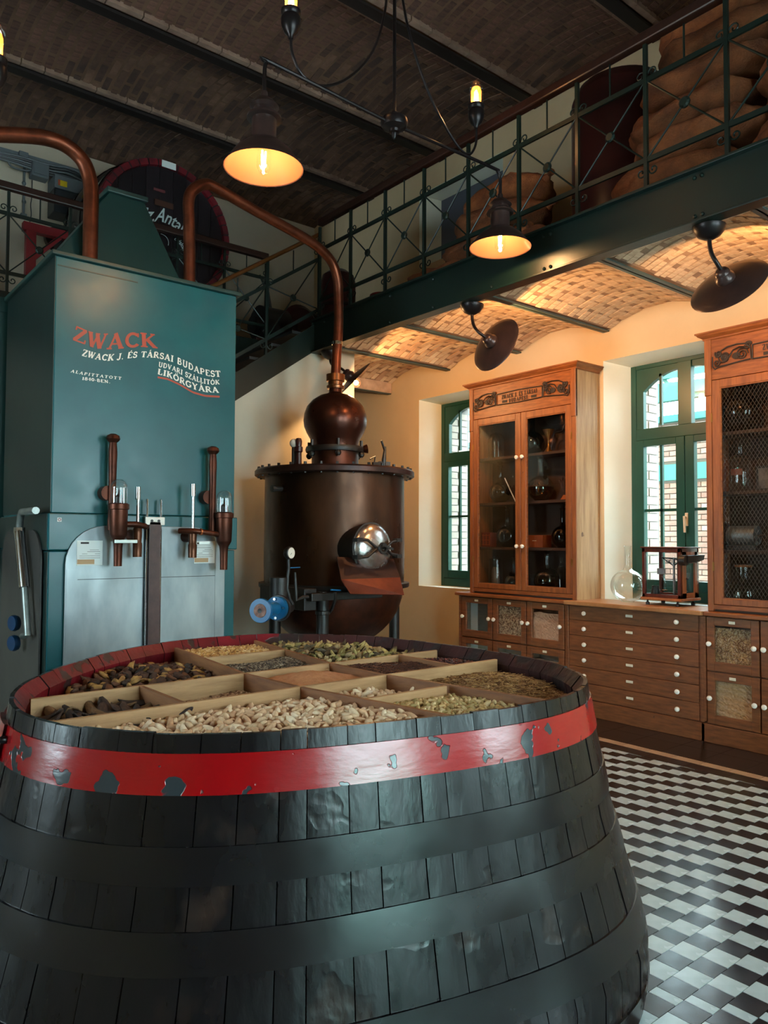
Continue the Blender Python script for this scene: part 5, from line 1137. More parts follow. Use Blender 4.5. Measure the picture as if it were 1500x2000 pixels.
# sill board reaching into the window niche
tag(MB().prism([(6.268,2.945,1.041),(6.268,4.335,1.041),(6.515,4.195,1.041),(6.515,3.085,1.041)], (0,0,.004)).build('trim_1', M('white_sill',(214,216,208),.4)), kind='structure')
XC = 5.90
def ornament(b, ya, s_, zc):   # scrolled plant ornament, ya = outer end, s_ = direction inwards along y
    P_ = lambda u,v: (XC-.013, ya+s_*u, zc+v)
    def sp(u,v,r_,turns,a0,dr=1): return [P_(u+(r_*(1-.85*i/22))*math.cos(a0+dr*turns*2*PI*i/22), v+(r_*(1-.85*i/22))*math.sin(a0+dr*turns*2*PI*i/22)) for i in range(23)]
    for q in (sp(.05,.035,.032,1.6,2.5),sp(.035,-.035,.03,1.4,.5,-1),sp(.095,.0,.045,1.7,3.1),sp(.24,.0,.05,2.2,0),sp(.285,.06,.026,1.3,3.)): b.tube(q, .0058, 5)
    b.tube([P_(.0,.02),P_(.0,-.06),P_(.02,-.085),P_(.05,-.07),P_(.12,-.065),P_(.22,-.055),P_(.30,-.05)], .0058, 5)
    b.tube([P_(.07,.055),P_(.12,.078),P_(.2,.086),P_(.27,.078),P_(.305,.04),P_(.31,-.05)], .0065, 5)
    b.tube([P_(.13,-.01),P_(.17,.045),P_(.22,.06),P_(.27,.05)], .0058, 5)
    for (u,v,w_,h_) in ((.105,.0,.032,.040),(.045,.03,.02,.024),(.19,-.005,.030,.026),(.29,.075,.028,.020)):
        b.lathe([(.001,.004),(1,.002),(1,0)], (0,0,0), (1,0,0), 14) if False else b.prism([P_(u+w_*math.cos(a),v+h_*math.sin(a)) for a in [2*PI*i/14 for i in range(14)]], (.006,0,0))
def tall(name, label, y1, y0, panes, wire=False):
    t = thing(name, (6.08,(y0+y1)/2,1.041), label, 'cabinet')
    zt = 3.235; mid = y1-(5.783-5.065); W_ = y1-y0
    MB().box(XC,XB_,y0,y0+.022,1.042,zt).build('side_panel', m_oak_daylit, t, bevel=.002); MB().box(XC+.02,XB_,y1-.022,y1,1.042,zt).build('side_panel', m_oak_v, t, bevel=.002)
    MB().box(6.235,XB_-.002,y0+.022,y1-.022,1.06,zt).build('back_panel', m_dark_in, t)
    MB().box(XC+.02,6.235,y0+.022,y1-.022,1.042,1.065).build('bottom_board', m_dark_in, t); MB().box(XC+.02,6.235,y0+.022,y1-.022,3.20,3.22).build('top_board', m_dark_in, t)
    MB().box(XC,XC+.022,y0+.022,y1,2.905,zt).build('frieze', m_oak, t, bevel=.002)
    for y in (y0,y1-.055): MB().box(XC-.012,XC+.02,y,y+.055,2.78,zt).build('capital', m_oak_v, t, bevel=.004)
    for y in (y0+.003,y1-.052): MB().box(XC-.006,XC+.02,y,y+.049,1.042,2.78).build('corner_post', m_oak_v, t, bevel=.004)
    # moulded crown
    cr = MB(); pr = [(0,0),(.012,.006),(.012,.018),(.024,.026),(.040,.036),(.050,.050),(.058,.052),(.058,.064),(0,.064)]
    P_ = [(XC-u, zt-.006+v) for u,v in pr]; rings_ = [[(XC-u, y1+u, zt-.006+v) for u,v in pr],[(XC-u, y0-u, zt-.006+v) for u,v in pr],[(XB_, y0-u, zt-.006+v) for u,v in pr]]
    rings_ = [[(XB_, y1+u, zt-.006+v) for u,v in pr]]+rings_; n = len(pr)
    for r_ in rings_: cr.v += r_
    for i in range(3):
        for j in range(n-1): cr.f.append((i*n+j,(i+1)*n+j,(i+1)*n+j+1,i*n+j+1)); cr.mi.append(0)
    cr.box(XC,XB_,y0,y1,zt+.0,zt+.055); cr.build('crown_moulding', m_oak, t)
    # doors
    for (a,b_,ks) in ((mid+.003,y1-.055,-1),(y0+.055,mid-.003,1)):
        d = ring_frame(MB(), XC-.004,XC+.022,a,b_,1.098,2.90,.066,.066,.048).build('door', m_oak_v, t, bevel=.004)
        e = ring_frame(MB(), XC+.001,XC+.018,a+.064,b_-.064,1.144,2.836,.010).build('glazing_bead', m_oak, d)
        MB().quadx(XC+.010,a+.07,b_-.07,1.15,2.83).build('glass', m_case_glass, d)
        yk = a+.033 if ks < 0 else b_-.033
        for z in (2.446,1.544): add_knob(d, XC-.004,yk,z)
        for z in (2.6,1.4): 
            yh = b_+.002 if ks < 0 else a-.002; MB().box(XC-.008,XC+.002,yh-.007,yh+.007,z-.035,z+.035).build('hinge', m_brass, d)
        if wire:
            wm = MB(); L = 2.83-1.15; y_a, y_b = a+.072, b_-.072; st_ = .030
            for s_ in (1,-1):
                k = -70
                while k < 70:
                    # line y = y_a + (z-1.15)*s_*.6 + k*st_
                    f_ = lambda z: (y_a+k*st_+s_*.62*(z-1.15)); zs = [z for z in [1.15+i*L/60 for i in range(61)] if y_a <= f_(z) <= y_b]
                    if len(zs) > 1: wm.bar((XC+.018,f_(zs[0]),zs[0]),(XC+.018,f_(zs[-1]),zs[-1]),.0016,.0016)
                    k += 1
            wm.build('wire_mesh', M('wire',(110,96,88),.4,.6) if 'wire' not in bpy.data.materials else bpy.data.materials['wire'], d)['kind'] = 'stuff'
    for z in (1.505,1.975,2.455): MB().box(5.96,6.235,y0+.022,y1-.022,z,z+.026).build('shelf', m_dark_in, t)
    MB().box(XC-.002,XC+.02,y0+.022,y1-.022,1.060,1.094).build('base_rail', m_oak, t)
    # frieze ornament and lettering
    b = MB(); yl, yr = y1-.07, y0+.075; zc = 3.07
    ornament(b, yl, -1, zc); ornament(b, yr, 1, zc)
    A, B_ = yl-.32, yr+.32
    for z0,z1 in ((.058,.058),(-.052,-.052)):
        b.tube([(XC-.012,A,zc+z0),(XC-.012,(A+B_)/2,zc+z0*1.15),(XC-.012,B_,zc+z1)], .0055, 5)
    for y in (A,B_): b.tube([(XC-.012,y,zc+.058),(XC-.012,y,zc-.052)], .0055, 5)
    b.build('scroll_ornament', m_ink, t)
    b = MB(); PL = lambda u,v: (XC-.0035, A-(A-B_)*u, zc+v); pc = lambda x,y: PL(x,y)
    lettering(b, 'ZWACK J. ÉS TÁRSAI', [(.12,.000),(.88,.002)], [(.12,.044),(.88,.044)], pc, 1.5, .14, (-1,0,0))
    lettering(b, 'BUDAPEST.', [(.28,-.046),(.72,-.046)], [(.28,-.008),(.72,-.008)], pc, 1.5, .14, (-1,0,0))
    for u in (.13,.76): b.add([PL(u,-.04),PL(u+.11,-.04),PL(u+.11,-.014),PL(u,-.014)], [(0,1,2,3)])
    b.build('frieze_lettering', m_ink, t)
    return t
tall('tall_cabinet','tall glazed pine cabinet left of the window with dark lettering on its frieze', 5.783,4.386,None)
tall('tall_cabinet','tall pine cabinet at the right picture edge with wire mesh behind its glass doors', 3.115,1.718,None,True)

# ---- glassware on the shelves
SH = [1.066,1.532,2.002,2.482]
def at(px, sh, X=6.09): q = onX(px,1000,X); return (X,q.y,SH[sh])
def flask(px, sh, r_, H, label, mat=None, liquid=None, stopper=True, X=6.09, nm='flask'):
    mat = mat or m_gl_flask; x, y, z = at(px,sh,X); t = thing(nm,(x,y,z),label,'flask')
    g = [(.001,.0),(r_*.45,.001)]+[(r_*math.cos(a),r_*.96+r_*math.sin(a)*.98) for a in [-1.05+i*2.35/12 for i in range(13)]]
    nk = r_*.2; zt = g[-1][1]; g += [(nk*1.1,zt+r_*.22),(nk,zt+r_*.4),(nk,H-.015),(nk*1.5,H)]
    MB().lathe(g,(x,y,z),n=24).build('bulb', mat, t, smooth=True)
    if liquid: MB().lathe([(.001,.006),(r_*.4,.007)]+[((r_-.006)*math.cos(a),r_*.96+(r_-.006)*math.sin(a)) for a in [-1.0+i*1.1/8 for i in range(9)]]+[(.001,r_*1.05)],(x,y,z),n=20).build('liquid', liquid, t, smooth=True)
    if stopper: MB().lathe([(nk*.8,H-.02),(nk*.9,H+.004),(nk*.6,H+.012),(nk*1.3,H+.03),(nk*1.2,H+.045),(.001,H+.052)],(x,y,z),n=12).build('stopper', m_gl_flask, t, smooth=True)
    return t
x, y, z = at(969,3); t = thing('bell_jar',(x,y,z),'clear glass bell jar on the top shelf behind the left door','jar'); MB().lathe([(.088,0),(.088,.19),(.082,.225),(.062,.262),(.030,.282),(.001,.288)],(x,y,z),n=28).build('dome', m_gl_flask, t, smooth=True)
flask(977,2,.118,.40,'dark round flask with stopper on the second shelf behind the left door',m_gl_dark)
x, y, z = at(999,2); o = MB().tube([(x-.05,y+.05,z+.26),(x,y-.06,z+.004)],.006,8).build('glass_rod', m_white, off=(x,y,z), smooth=True); tag(o,'white glass rod leaning beside the dark flask','rod')
flask(991,1,.118,.40,'round stoppered flask beside the red tin on the third shelf',m_gl_dark)
x, y, z = at(955,1); t = thing('tin_box',(x,y,z),'small red lattice-patterned tin on the third shelf behind the left door','tin'); MB().box(x-.05,x+.05,y-.065,y+.065,z,z+.155).build('body', M('rust_red_tin',(120,48,30),.5), t, bevel=.004)
b = MB(); 
for k in range(3): b.box(x-.053,x-.051,y-.058+k*.045,y-.05+k*.045,z+.015,z+.14)
for k in range(3): b.box(x-.053,x-.051,y-.058,y+.055,z+.02+k*.05,z+.028+k*.05)
b.build('pattern', M('orange_print',(176,84,40),.5), t)
x, y, z = at(968,0); t = thing('glass_jar',(x,y,z),'tall grey glass jar on the bottom shelf behind the left door','jar'); MB().lathe([(.001,0),(.075,0),(.078,.02),(.078,.26),(.07,.30),(.072,.34)],(x,y,z),n=24).build('body', m_gl_flask, t, smooth=True); MB().lathe([(.001,.01),(.045,.012),(.045,.2),(.03,.25),(.001,.25)],(x,y,z),n=16).build('powder', M('grey_powder',(120,104,96),.8), t, smooth=True)
flask(1004,0,.10,.36,'clear flask on the bottom shelf next to the grey jar',None,None,False)
flask(1040,3,.125,.40,'dark globe flask on the top shelf behind the right door',m_gl_dark)
x, y, z = at(1072,3); t = thing('brass_funnel',(x,y,z),'brass funnel stand with bent tube on the top shelf','funnel'); MB().lathe([(.055,0),(.012,.07),(.010,.13),(.06,.24)],(x,y,z),n=20).build('cone', m_brass, t, smooth=True)
MB().tube(smooth_path([Vector((x,y-.03,z+.02)),Vector((x,y-.06,z+.16)),Vector((x,y-.09,z+.20)),Vector((x,y-.17,z+.21)),Vector((x,y-.2,z+.27))]),.006,8).build('bent_tube', m_black, t, smooth=True)
flask(1056,2,.135,.42,'globe flask half full of amber liquid on the second shelf behind the right door',m_gl_flask,m_gl_amber)
x, y, z = at(1104,2); t = thing('dried_root_specimen',(x,y,z),'dark branching dried root on a small orange stand','specimen'); MB().lathe([(.001,0),(.05,0),(.02,.05),(.001,.05)],(x,y,z),n=10).build('stand', M('orange_wood',(166,84,34),.5), t)
b = MB()
for k in range(9): a = k*.7; b.tube([(x,y,z+.04),(x+.03*math.cos(a),y+.03*math.sin(a),z+.12+.012*k),(x+.05*math.cos(a+.5),y+.07*math.sin(a+.5),z+.16+.018*k)],[.018,.014,.006],6)
b.build('root', mix_ms[1], t, smooth=True)
x, y, z = at(1053,1); t = thing('small_drawer_box',(x,y,z),'orange-brown wooden box with a white label on the third shelf','box'); MB().box(x-.07,x+.07,y-.10,y+.10,z,z+.125).build('body', M('orange_box_wood',(150,74,32),.5,c2=(128,60,26),scale=6), t, bevel=.003); MB().box(x-.0725,x-.070,y-.02,y+.03,z+.065,z+.072).build('label', m_white, t)
flask(1099,1,.112,.39,'dark round stoppered flask on the third shelf next to the wooden box',m_gl_dark)
flask(1068,0,.135,.40,'round flask with a little amber liquid on the bottom shelf',m_gl_flask,m_gl_amber)
x, y, z = at(1096,0,6.15); t = thing('glass_bottle',(x,y,z),'plain glass bottle behind the amber flask on the bottom shelf','bottle'); MB().lathe([(.001,0),(.05,0),(.052,.24),(.02,.30),(.018,.36),(.024,.37)],(x,y,z),n=20).build('body', m_gl_flask, t, smooth=True)
flask(1449,3,.165,.42,'big black globe flask on the top shelf of the wire mesh cabinet',m_gl_dark,nm='globe_flask')
x, y, z = at(1447,2); t = thing('glass_bottle',(x,y,z),'clear straight bottle with a red seal on the second shelf behind the wire','bottle'); MB().lathe([(.001,0),(.082,0),(.086,.01),(.086,.24),(.07,.28),(.025,.31),(.022,.40),(.028,.41)],(x,y,z),n=26).build('body', m_gl, t, smooth=True); MB().lathe([(.087,.13),(.0875,.18)],(x,y,z),n=20,a0=PI*.85,a1=PI*1.2).build('seal', M('faded_seal',(120,70,56),.6), t)
x, y, z = at(1497,2); t = thing('picture_frame',(x,y,z),'small dark framed photograph cut by the picture edge','picture'); ring_frame(MB(),x,x+.015,y-.08,y+.08,z,z+.2,.02).build('frame', m_black, t); MB().box(x+.005,x+.01,y-.06,y+.06,z+.02,z+.18).build('photograph', M('old_photograph',(120,112,104),.5,c2=(70,64,60),scale=14), t)
x, y, z = at(1452,1); t = thing('metal_roller',(x,y,z),'grey metal drum with a black wheel on the third shelf behind the wire','roller'); MB().tube([(x,y+.11,z+.115),(x,y-.11,z+.115)],.078,24).build('drum', m_silver, t, smooth=True)
MB().lathe([(.001,-.014),(.10,-.014),(.112,-.008),(.112,.008),(.10,.014),(.001,.014)],(x,y+.155,z+.113),(0,1,0),24).build('wheel', m_black, t, smooth=True); MB().tube([(x,y+.17,z+.115),(x,y-.17,z+.115)],.012,8).build('axle', m_black, t); MB().box(x-.06,x+.06,y-.12,y+.12,z,z+.036).build('foot', m_black, t, bevel=.004)
x, y, z = at(1450,0); t = thing('lidded_jar',(x,y,z),'round glass jar with wide neck and brown lid on the bottom shelf behind the wire','jar')
MB().lathe([(.001,0),(.07,.002),(.12,.04),(.14,.10),(.12,.165),(.065,.2),(.055,.22),(.055,.33)],(x,y,z),n=26).build('body', m_gl_flask, t, smooth=True); MB().lathe([(.065,.33),(.068,.345),(.001,.35)],(x,y,z),n=20).build('lid', m_mahog_l, t)

# ---- on the counter in front of the window
x, y, z = 6.12, 3.99, 1.0455
t = thing('florence_flask',(x,y,z),'large clear round-bottomed glass flask standing empty on the counter by the window','flask')
g = [(.001,.0),(.06,.001)]+[(.155*math.cos(a),.148+.15*math.sin(a)) for a in [-1.15+i*2.4/14 for i in range(15)]]+[(.040,.30),(.032,.33),(.030,.50),(.038,.512)]
MB().lathe(g,(x,y,z),n=36).build('body', glass_mat('clear_flask_glass',(.97,1,.99),.05,.02,.8), t, smooth=True)
bx0, bx1, by0, by1, bz0, bz1 = 6.0,6.30,3.404,3.768,1.112,1.54
t = thing('analytical_balance',(6.15,3.59,1.045),'mahogany and glass case holding an old laboratory balance on the counter','balance')
fr_ = MB()
for (xx,yy) in ((bx0,by0),(bx0,by1-.028),(bx1-.028,by0),(bx1-.028,by1-.028)): fr_.box(xx,xx+.028,yy,yy+.028,bz0,bz1)
fr_.box(bx0,bx1,by0,by1,bz1-.035,bz1); fr_.box(bx0,bx1,by0,by0+.028,bz0,bz0+.03); fr_.box(bx0,bx1,by1-.028,by1,bz0,bz0+.03); fr_.box(bx0,bx0+.028,by0,by1,bz0,bz0+.03); fr_.box(bx1-.028,bx1,by0,by1,bz0,bz0+.03); fr_.box(bx0,bx0+.02,(by0+by1)/2+.06,(by0+by1)/2+.08,bz0,bz1) if False else None
fr_.build('case_frame', m_mahog, t, bevel=.002)
MB().box(bx0-.012,bx1+.012,by0-.012,by1+.012,bz1,bz1+.012).build('case_top', m_mahog, t, bevel=.004); MB().box(bx0-.012,bx1+.012,by0-.012,by1+.012,bz0-.022,bz0).build('case_base', m_mahog_l, t, bevel=.004)
MB().box(bx0+.03,bx1-.03,by0-.006,by0+.0,bz0+.03,bz0+.30).build('side_panel', m_mahog_l, t) if False else None
sd_ = MB(); sd_.box(bx0+.028,bx1-.028,by0-.002,by0+.012,bz0+.0,bz0+.045); sd_.box(bx0+.028,bx1-.028,by0-.002,by0+.012,bz0+.30,bz1-.03); sd_.box(bx0+.028,bx0+.09,by0-.002,by0+.012,bz0,bz1-.03); sd_.box(bx1-.07,bx1-.028,by0-.002,by0+.012,bz0,bz1-.03); sd_.build('side_door', m_mahog_l, t)
MB().sphere((bx0+.085,by0-.012,bz0+.17),.010,10,6).build('door_knob', m_black, t)
for (a,c_) in (((bx0+.004,by0+.02),(bx0+.007,by1-.02)),): MB().box(a[0],c_[0],a[1],c_[1],bz0+.03,bz1-.03).build('front_glass', m_gl, t)
MB().box(bx1-.010,bx1-.007,by0+.02,by1-.02,bz0+.03,bz1-.03).build('back_glass', m_gl, t)
MB().tube([(6.15,3.55,bz0+.02),(6.15,3.55,bz1-.09)],.010,10).build('column', m_silver, t, smooth=True); MB().box(6.12,6.18,3.50,3.60,bz0,bz0+.02).build('column_foot', m_black, t, bevel=.003)
bb = MB(); bb.bar((6.15,3.46,bz1-.10),(6.15,3.66,bz1-.085),.008,.010); bb.bar((6.15,3.46,bz1-.10),(6.15,3.55,bz1-.15),.006,.008); bb.bar((6.15,3.66,bz1-.085),(6.15,3.56,bz1-.15),.006,.008)
for yy in (3.50,3.53,3.58,3.61): bb.lathe([(.011,0),(.015,0),(.015,.004),(.011,.004)],(6.148,yy,bz1-.115),(1,0,0),10)
bb.build('beam', m_black, t)
for yy in (3.47,3.655):
    q = MB(); q.tube([(6.15,yy,bz1-.10),(6.15,yy-.03,bz0+.06)],.0012,4); q.tube([(6.15,yy,bz1-.10),(6.15,yy+.03,bz0+.06)],.0012,4); q.lathe([(.001,0),(.036,0),(.038,.005)],(6.15,yy,bz0+.055),n=16); q.build('pan', m_chrome, t)
MB().box(6.08,6.10,3.60,3.67,bz0+.20,bz0+.25).build('scale_plate', m_silver, t)
MB().lathe([(.001,0),(.03,0),(.038,.03),(.036,.06),(.028,.08),(.030,.10),(.022,.10)],(6.04,3.665,bz0+.001),n=18).build('small_pitcher', m_black, t, smooth=True)
MB().tube([(5.985,3.40,bz1-.085),(6.0,3.40,bz1-.085)],.05,20).build('telescope_ring', m_black, t, smooth=True) if False else MB().tube([(6.01,3.41,bz1-.10),(6.01,3.355,bz1-.10)],.045,20).build('viewer_drum', m_black, t, smooth=True)
MB().prism([(6.02,3.395,bz1-.06),(6.30,3.395,bz1-.055),(6.28,3.395,bz1-.10),(6.20,3.395,bz1-.115),(6.02,3.395,bz1-.125)],(0,-.05,0)).build('viewer_arm', m_lamp_iron, t, bevel=.003)
for (xx,yy) in ((bx0+.02,by0+.04),(bx0+.02,by1-.04),(bx1-.03,by0+.04),(bx1-.03,by1-.04)): MB().lathe([(.001,0),(.016,0),(.018,.02),(.008,.03),(.008,.046)],(xx,yy,1.0445),n=12).build('levelling_foot', m_black, t, smooth=True)

# ================================================================ ON THE GALLERY
def sack_mesh(seed):
    b = MB().sphere((0,0,0),1,34,22); out = []
    for v in b.v:
        x, y, z = v; e = lambda a,p: math.copysign(abs(a)**p,a)
        X_, Y_, Z_ = e(x,.62)*.50, e(y,.7)*.29, e(z,.8)*.125
        pin = 1-.45*max(0,abs(X_)/.5-.72)/.28; Y_ *= pin; Z_ *= pin*(1-.25*abs(y))
        w = .030*noise.noise(Vector((X_*7,Y_*7,Z_*9+seed)))+.014*noise.noise(Vector((X_*22,Y_*14,Z_*20+seed*2)))+.030*(.5-abs(noise.noise(Vector((X_*5,Y_*9,seed+Z_*8)))*2))*.6+.022*(.5-abs(noise.noise(Vector((X_*14,Y_*5,seed*3)))*2))
        k = 1+w/.18; out.append((X_*(1+.06*noise.noise(Vector((y*3,z*3,seed)))), Y_*k, max(Z_*k,-.10)))
    b.v = out; o = b.build('sack', m_burlap, off=(0,0,0)); o.data.polygons.foreach_set('use_smooth',[True]*len(o.data.polygons)); me = o.data; bpy.data.objects.remove(o); return me
sk = [sack_mesh(i*3.7) for i in range(5)]
def put_sack(i, x, y, z, rz, label, sc=1, ry=0, group=None):
    t = thing('burlap_sack',(x,y,z-.10),label,'sack',group,rz=rz)
    o = inst(sk[i%5],'sack_body',(0,0,0)); o.parent = t; o.location = (0,0,.10); o.rotation_euler = (0,ry,0); o.scale = (sc,sc,sc)
    b = MB().tube([(-.50*sc,-.0,.10),(-.54*sc,0,.12),(-.585*sc,.01,.13)],[.05,.022,.035],8); e_ = b.build('tied_end', m_burlap, off=(0,0,0), smooth=True); e_.parent = t; e_.location = (0,0,0)
z0 = 4.06
P1 = [(5.35,5.72,0,1.5,'burlap sack at the left foot of the smaller sack pile'),(5.30,4.62,0,1.6,'burlap sack at the right foot of the smaller pile beside the maroon cylinder'),
 (5.45,5.55,1,1.7,'burlap sack in the second layer left of the smaller pile'),(5.42,4.60,1,1.45,'burlap sack in the second layer right of the smaller pile'),(5.5,5.15,2,1.45,'burlap sack in the third layer of the smaller pile'),
 (5.55,5.00,3,1.65,'burlap sack in the fourth layer of the smaller pile'),(5.60,4.95,4,1.4,'topmost burlap sack of the smaller pile with a rounded back')]
for i,(x,y,l,r_,lb) in enumerate(P1): put_sack(i,x,y,z0+l*.222,r_,lb,1.08 if l > 0 else 1.02)
names = ['first','second','third','fourth','fifth','sixth','seventh']
k_ = 0
for l in range(7):
    sh = (0,.07,-.05,.06,-.04,-.10,-.05)[l]; xx = 5.22+.035*l
    for j,(y,side_) in enumerate(((2.90-.03*l+sh,'left'),(1.80+sh,'right'))):
        put_sack(k_+l,xx,y,z0+l*.232,1.45+.16*((l*2+j)%3),'burlap sack in the %s layer from the floor, %s end of the tall sack pile'%(names[l],side_),1.06); k_ += 1
put_sack(3,5.5,2.35,z0+7*.232,1.55,'topmost burlap sack of the tall pile behind the railing',1.06)
t = thing('maroon_cylinder',(5.62,3.70,3.96),'tall dark maroon steel cylinder with domed top between the two sack piles','tank')
MB().lathe([(.41,0),(.41,1.42),(.40,1.45)],(5.62,3.70,3.96),n=40).build('shell', m_maroon, t, smooth=True); MB().lathe([(.40,1.45),(.36,1.53),(.24,1.60),(.08,1.64),(.001,1.645)],(5.62,3.70,3.96),n=40).build('dome', m_maroon, t, smooth=True)
q = onX(660,610,5.0); t = thing('small_maroon_drum',(5.0,q.y,3.96),'small dark maroon drum behind the corner of the gallery railing','drum')
MB().lathe([(.001,0),(.20,0),(.20,.58),(.18,.66),(.10,.72),(.001,.73)],(5.0,q.y,3.96),n=28).build('shell', m_maroon, t, smooth=True); MB().lathe([(.20,.28),(.212,.285),(.212,.31),(.20,.315)],(5.0,q.y,3.96),n=28).build('band', m_black, t)
q = onX(745,575,5.0); t = thing('small_pot',(5.0,q.y,3.96),'small pale pot with a red rim standing at the gallery edge','pot')
MB().lathe([(.001,0),(.10,0),(.115,.22)],(5.0,q.y,3.96),n=20).build('body', M('cream_pot',(176,160,136),.5), t, smooth=True); MB().lathe([(.11,.22),(.125,.222),(.125,.24),(.11,.242)],(5.0,q.y,3.96),n=20).build('rim', m_red_frame, t)
# pump on the back landing
px_ = onY(560,620,8.25); t = thing('old_pump',(px_.x,8.25,3.956),'old maroon pump with curved housing and black motor behind the stair railing','pump')
x, y, z = px_.x, 8.25, 3.956
MB().box(x-.55,x+.55,y-.2,y+.2,z,z+.10).build('base', m_maroon, t, bevel=.01)
MB().tube([(x-.42,y,z+.34),(x-.05,y,z+.34)],.22,20).build('motor', m_black, t, smooth=True); MB().tube([(x-.5,y,z+.30),(x-.42,y,z+.30)],.12,16).build('motor_cap', m_black, t)
MB().lathe([(.001,-.10),(.20,-.10),(.26,-.04),(.26,.04),(.20,.10),(.001,.10)],(x+.18,y,z+.42),(0,1,0),24).build('volute', m_maroon, t, smooth=True); MB().tube(smooth_path([Vector((x+.18,y,z+.60)),Vector((x+.42,y,z+.56)),Vector((x+.55,y,z+.36)),Vector((x+.58,y,z+.10))]),.06,12).build('outlet_bend', m_maroon, t, smooth=True)
MB().box(x+.10,x+.20,y-.12,y+.12,z+.10,z+.40).build('bracket', m_maroon, t); MB().tube([(x-.25,y,z+.55),(x-.28,y,z+.75),(x-.40,y,z+.95)],[.03,.02,.012],8).build('lever', m_black, t)
# big barrel on its stand
by, bxc, bzc, br = 8.10, 3.41, 5.10, .775
t = thing('lettered_barrel',(bxc,8.6,3.956),'large black barrel head with red chime and white lettering on the back landing','barrel')
ax = (0,1,0)
MB().lathe([(br-.07,.05),(br-.065,.0),(br-.0,-.0),(br+.02,.12),(br+.09,.5),(br+.10,.62),(br+.06,.95),(br,1.15),(.001,1.15)],(bxc,by,bzc),ax,64).build('body', M('barrel_black',(26,22,24),.4,c2=(36,30,30),scale=6), t, smooth=True)
for i in range(40):
    a0, a1 = 2*PI*i/40+.012, 2*PI*(i+1)/40-.012
    b = MB(); pr = [(br-.075,.03),(br-.07,-.012),(br-.005,-.016),(br+.006,.0),(br+.012,.07)]
    for (r_,h_) in pr:
        for k in range(4): a = a0+(a1-a0)*k/3; b.v.append((bxc+r_*math.cos(a), by+h_, bzc+r_*math.sin(a)))
    for j in range(4):
        for k in range(3): b.f.append((j*4+k,j*4+k+1,j*4+4+k+1,j*4+4+k)); b.mi.append(0)
    b.build('chime_stave', M('barrel_red_chime',(112,14,28),.45,c2=(72,12,20),scale=9,rand=.2) if i == 0 else bpy.data.materials['barrel_red_chime'], t)
for h0 in (.10,.36,.8): 
    r0 = br+.02+(.07*(h0-.12)/.38 if h0 < .5 else .065); MB().lathe([(r0,h0),(r0+.012,h0),(r0+.016,h0+.06),(r0+.003,h0+.06)],(bxc,by,bzc),ax,64).build('hoop', m_hoop, t, smooth=True)
m_head = M('barrel_head_boards',(22,18,22),.35,c2=(30,24,28),scale=4,st=(6,1,1),rand=.3)
for k in range(9):
    x0 = bxc-(br-.07)+k*2*(br-.07)/9; x1 = x0+2*(br-.07)/9-.004; rr = br-.068; pts = []
    hx = lambda xx: math.sqrt(max(0,rr*rr-(xx-bxc)**2))
    xs = [x0+(x1-x0)*i/4 for i in range(5)]
    MB().prism([(xx,by+.03,bzc-hx(xx)) for xx in xs]+[(xx,by+.03,bzc+hx(xx)) for xx in xs[::-1]],(0,.02,0)).build('head_board', m_head, t)
for s_ in (-.45,.45): MB().box(bxc+s_-.06,bxc+s_+.06,8.2,9.2,3.956,bzc-.60).build('stand_beam', m_maroon, t)
for (xa,ya,xb,yb,mt,nm) in ((300,366,322,378,M('faded_red_plate',(96,44,48),.5),'small_plate'),(302,388,338,410,M('copper_plate_brown',(90,62,52),.4,.5),'brand_plate')):
    a, c = onY(xa,ya,by+.025), onY(xb,yb,by+.025); MB().box(a.x,c.x,by+.018,by+.029,c.z,a.z).build(nm, mt, t)
a = onY(316,312,by-.02); o = MB().box(a.x,a.x+.165,by-.028,by-.022,a.z-.075,a.z).build('shelf_label', m_paper, off=(a.x,by,a.z)); tag(o,'small white label fixed to the top of the black barrel','label')
def txt(b, s, bottom, top, place):
    cu = bpy.data.curves.new('t','FONT'); cu.body = s; cu.offset = .012; ob = bpy.data.objects.new('t',cu); COL.objects.link(ob)
    dg = bpy.context.evaluated_depsgraph_get(); me = bpy.data.meshes.new_from_object(ob.evaluated_get(dg)); xs = [v.co.x for v in me.vertices]; a, c = min(xs), max(xs)
    vs = []
    for v in me.vertices:
        u = (v.co.x-a)/(c-a); lo, hi = interp(bottom,u), interp(top,u); p_ = lo+(hi-lo)*(v.co.y/.70); vs.append(place(p_.x,p_.y))
    b.add(vs, [tuple(p_.vertices) for p_ in me.polygons]); bpy.data.objects.remove(ob)
PB = lambda x,y: tuple(onY(270+x/12.5,380+y/12.5,by+.027))
b = MB(); txt(b,'Sz.Antal',[(40,560),(190,640),(330,655),(560,650),(760,730),(850,780),(940,870),(1030,935)],[(120,330),(250,310),(400,300),(590,315),(820,430),(960,520),(1080,640),(1150,730)],PB)
txt(b,'növelésáld-',[(150,640),(300,725),(440,780),(620,830),(800,885),(880,905)],[(180,560),(330,635),(460,690),(640,735),(830,800),(890,850)],PB)
txt(b,'odalom',[(870,1090),(990,1190),(1050,1270),(1095,1400)],[(940,1040),(1060,1120),(1120,1210),(1150,1390)],PB)
b.build('white_lettering', M('barrel_lettering',(190,206,206),.5), t)
b = MB(); c_ = (480,1180)
b.tube([PB(c_[0]+260*math.cos(a),c_[1]+230*math.sin(a)) for a in [-1.3+i*.12 for i in range(14)]],.004,5); b.build('emblem_ring', bpy.data.materials['barrel_lettering'], t)
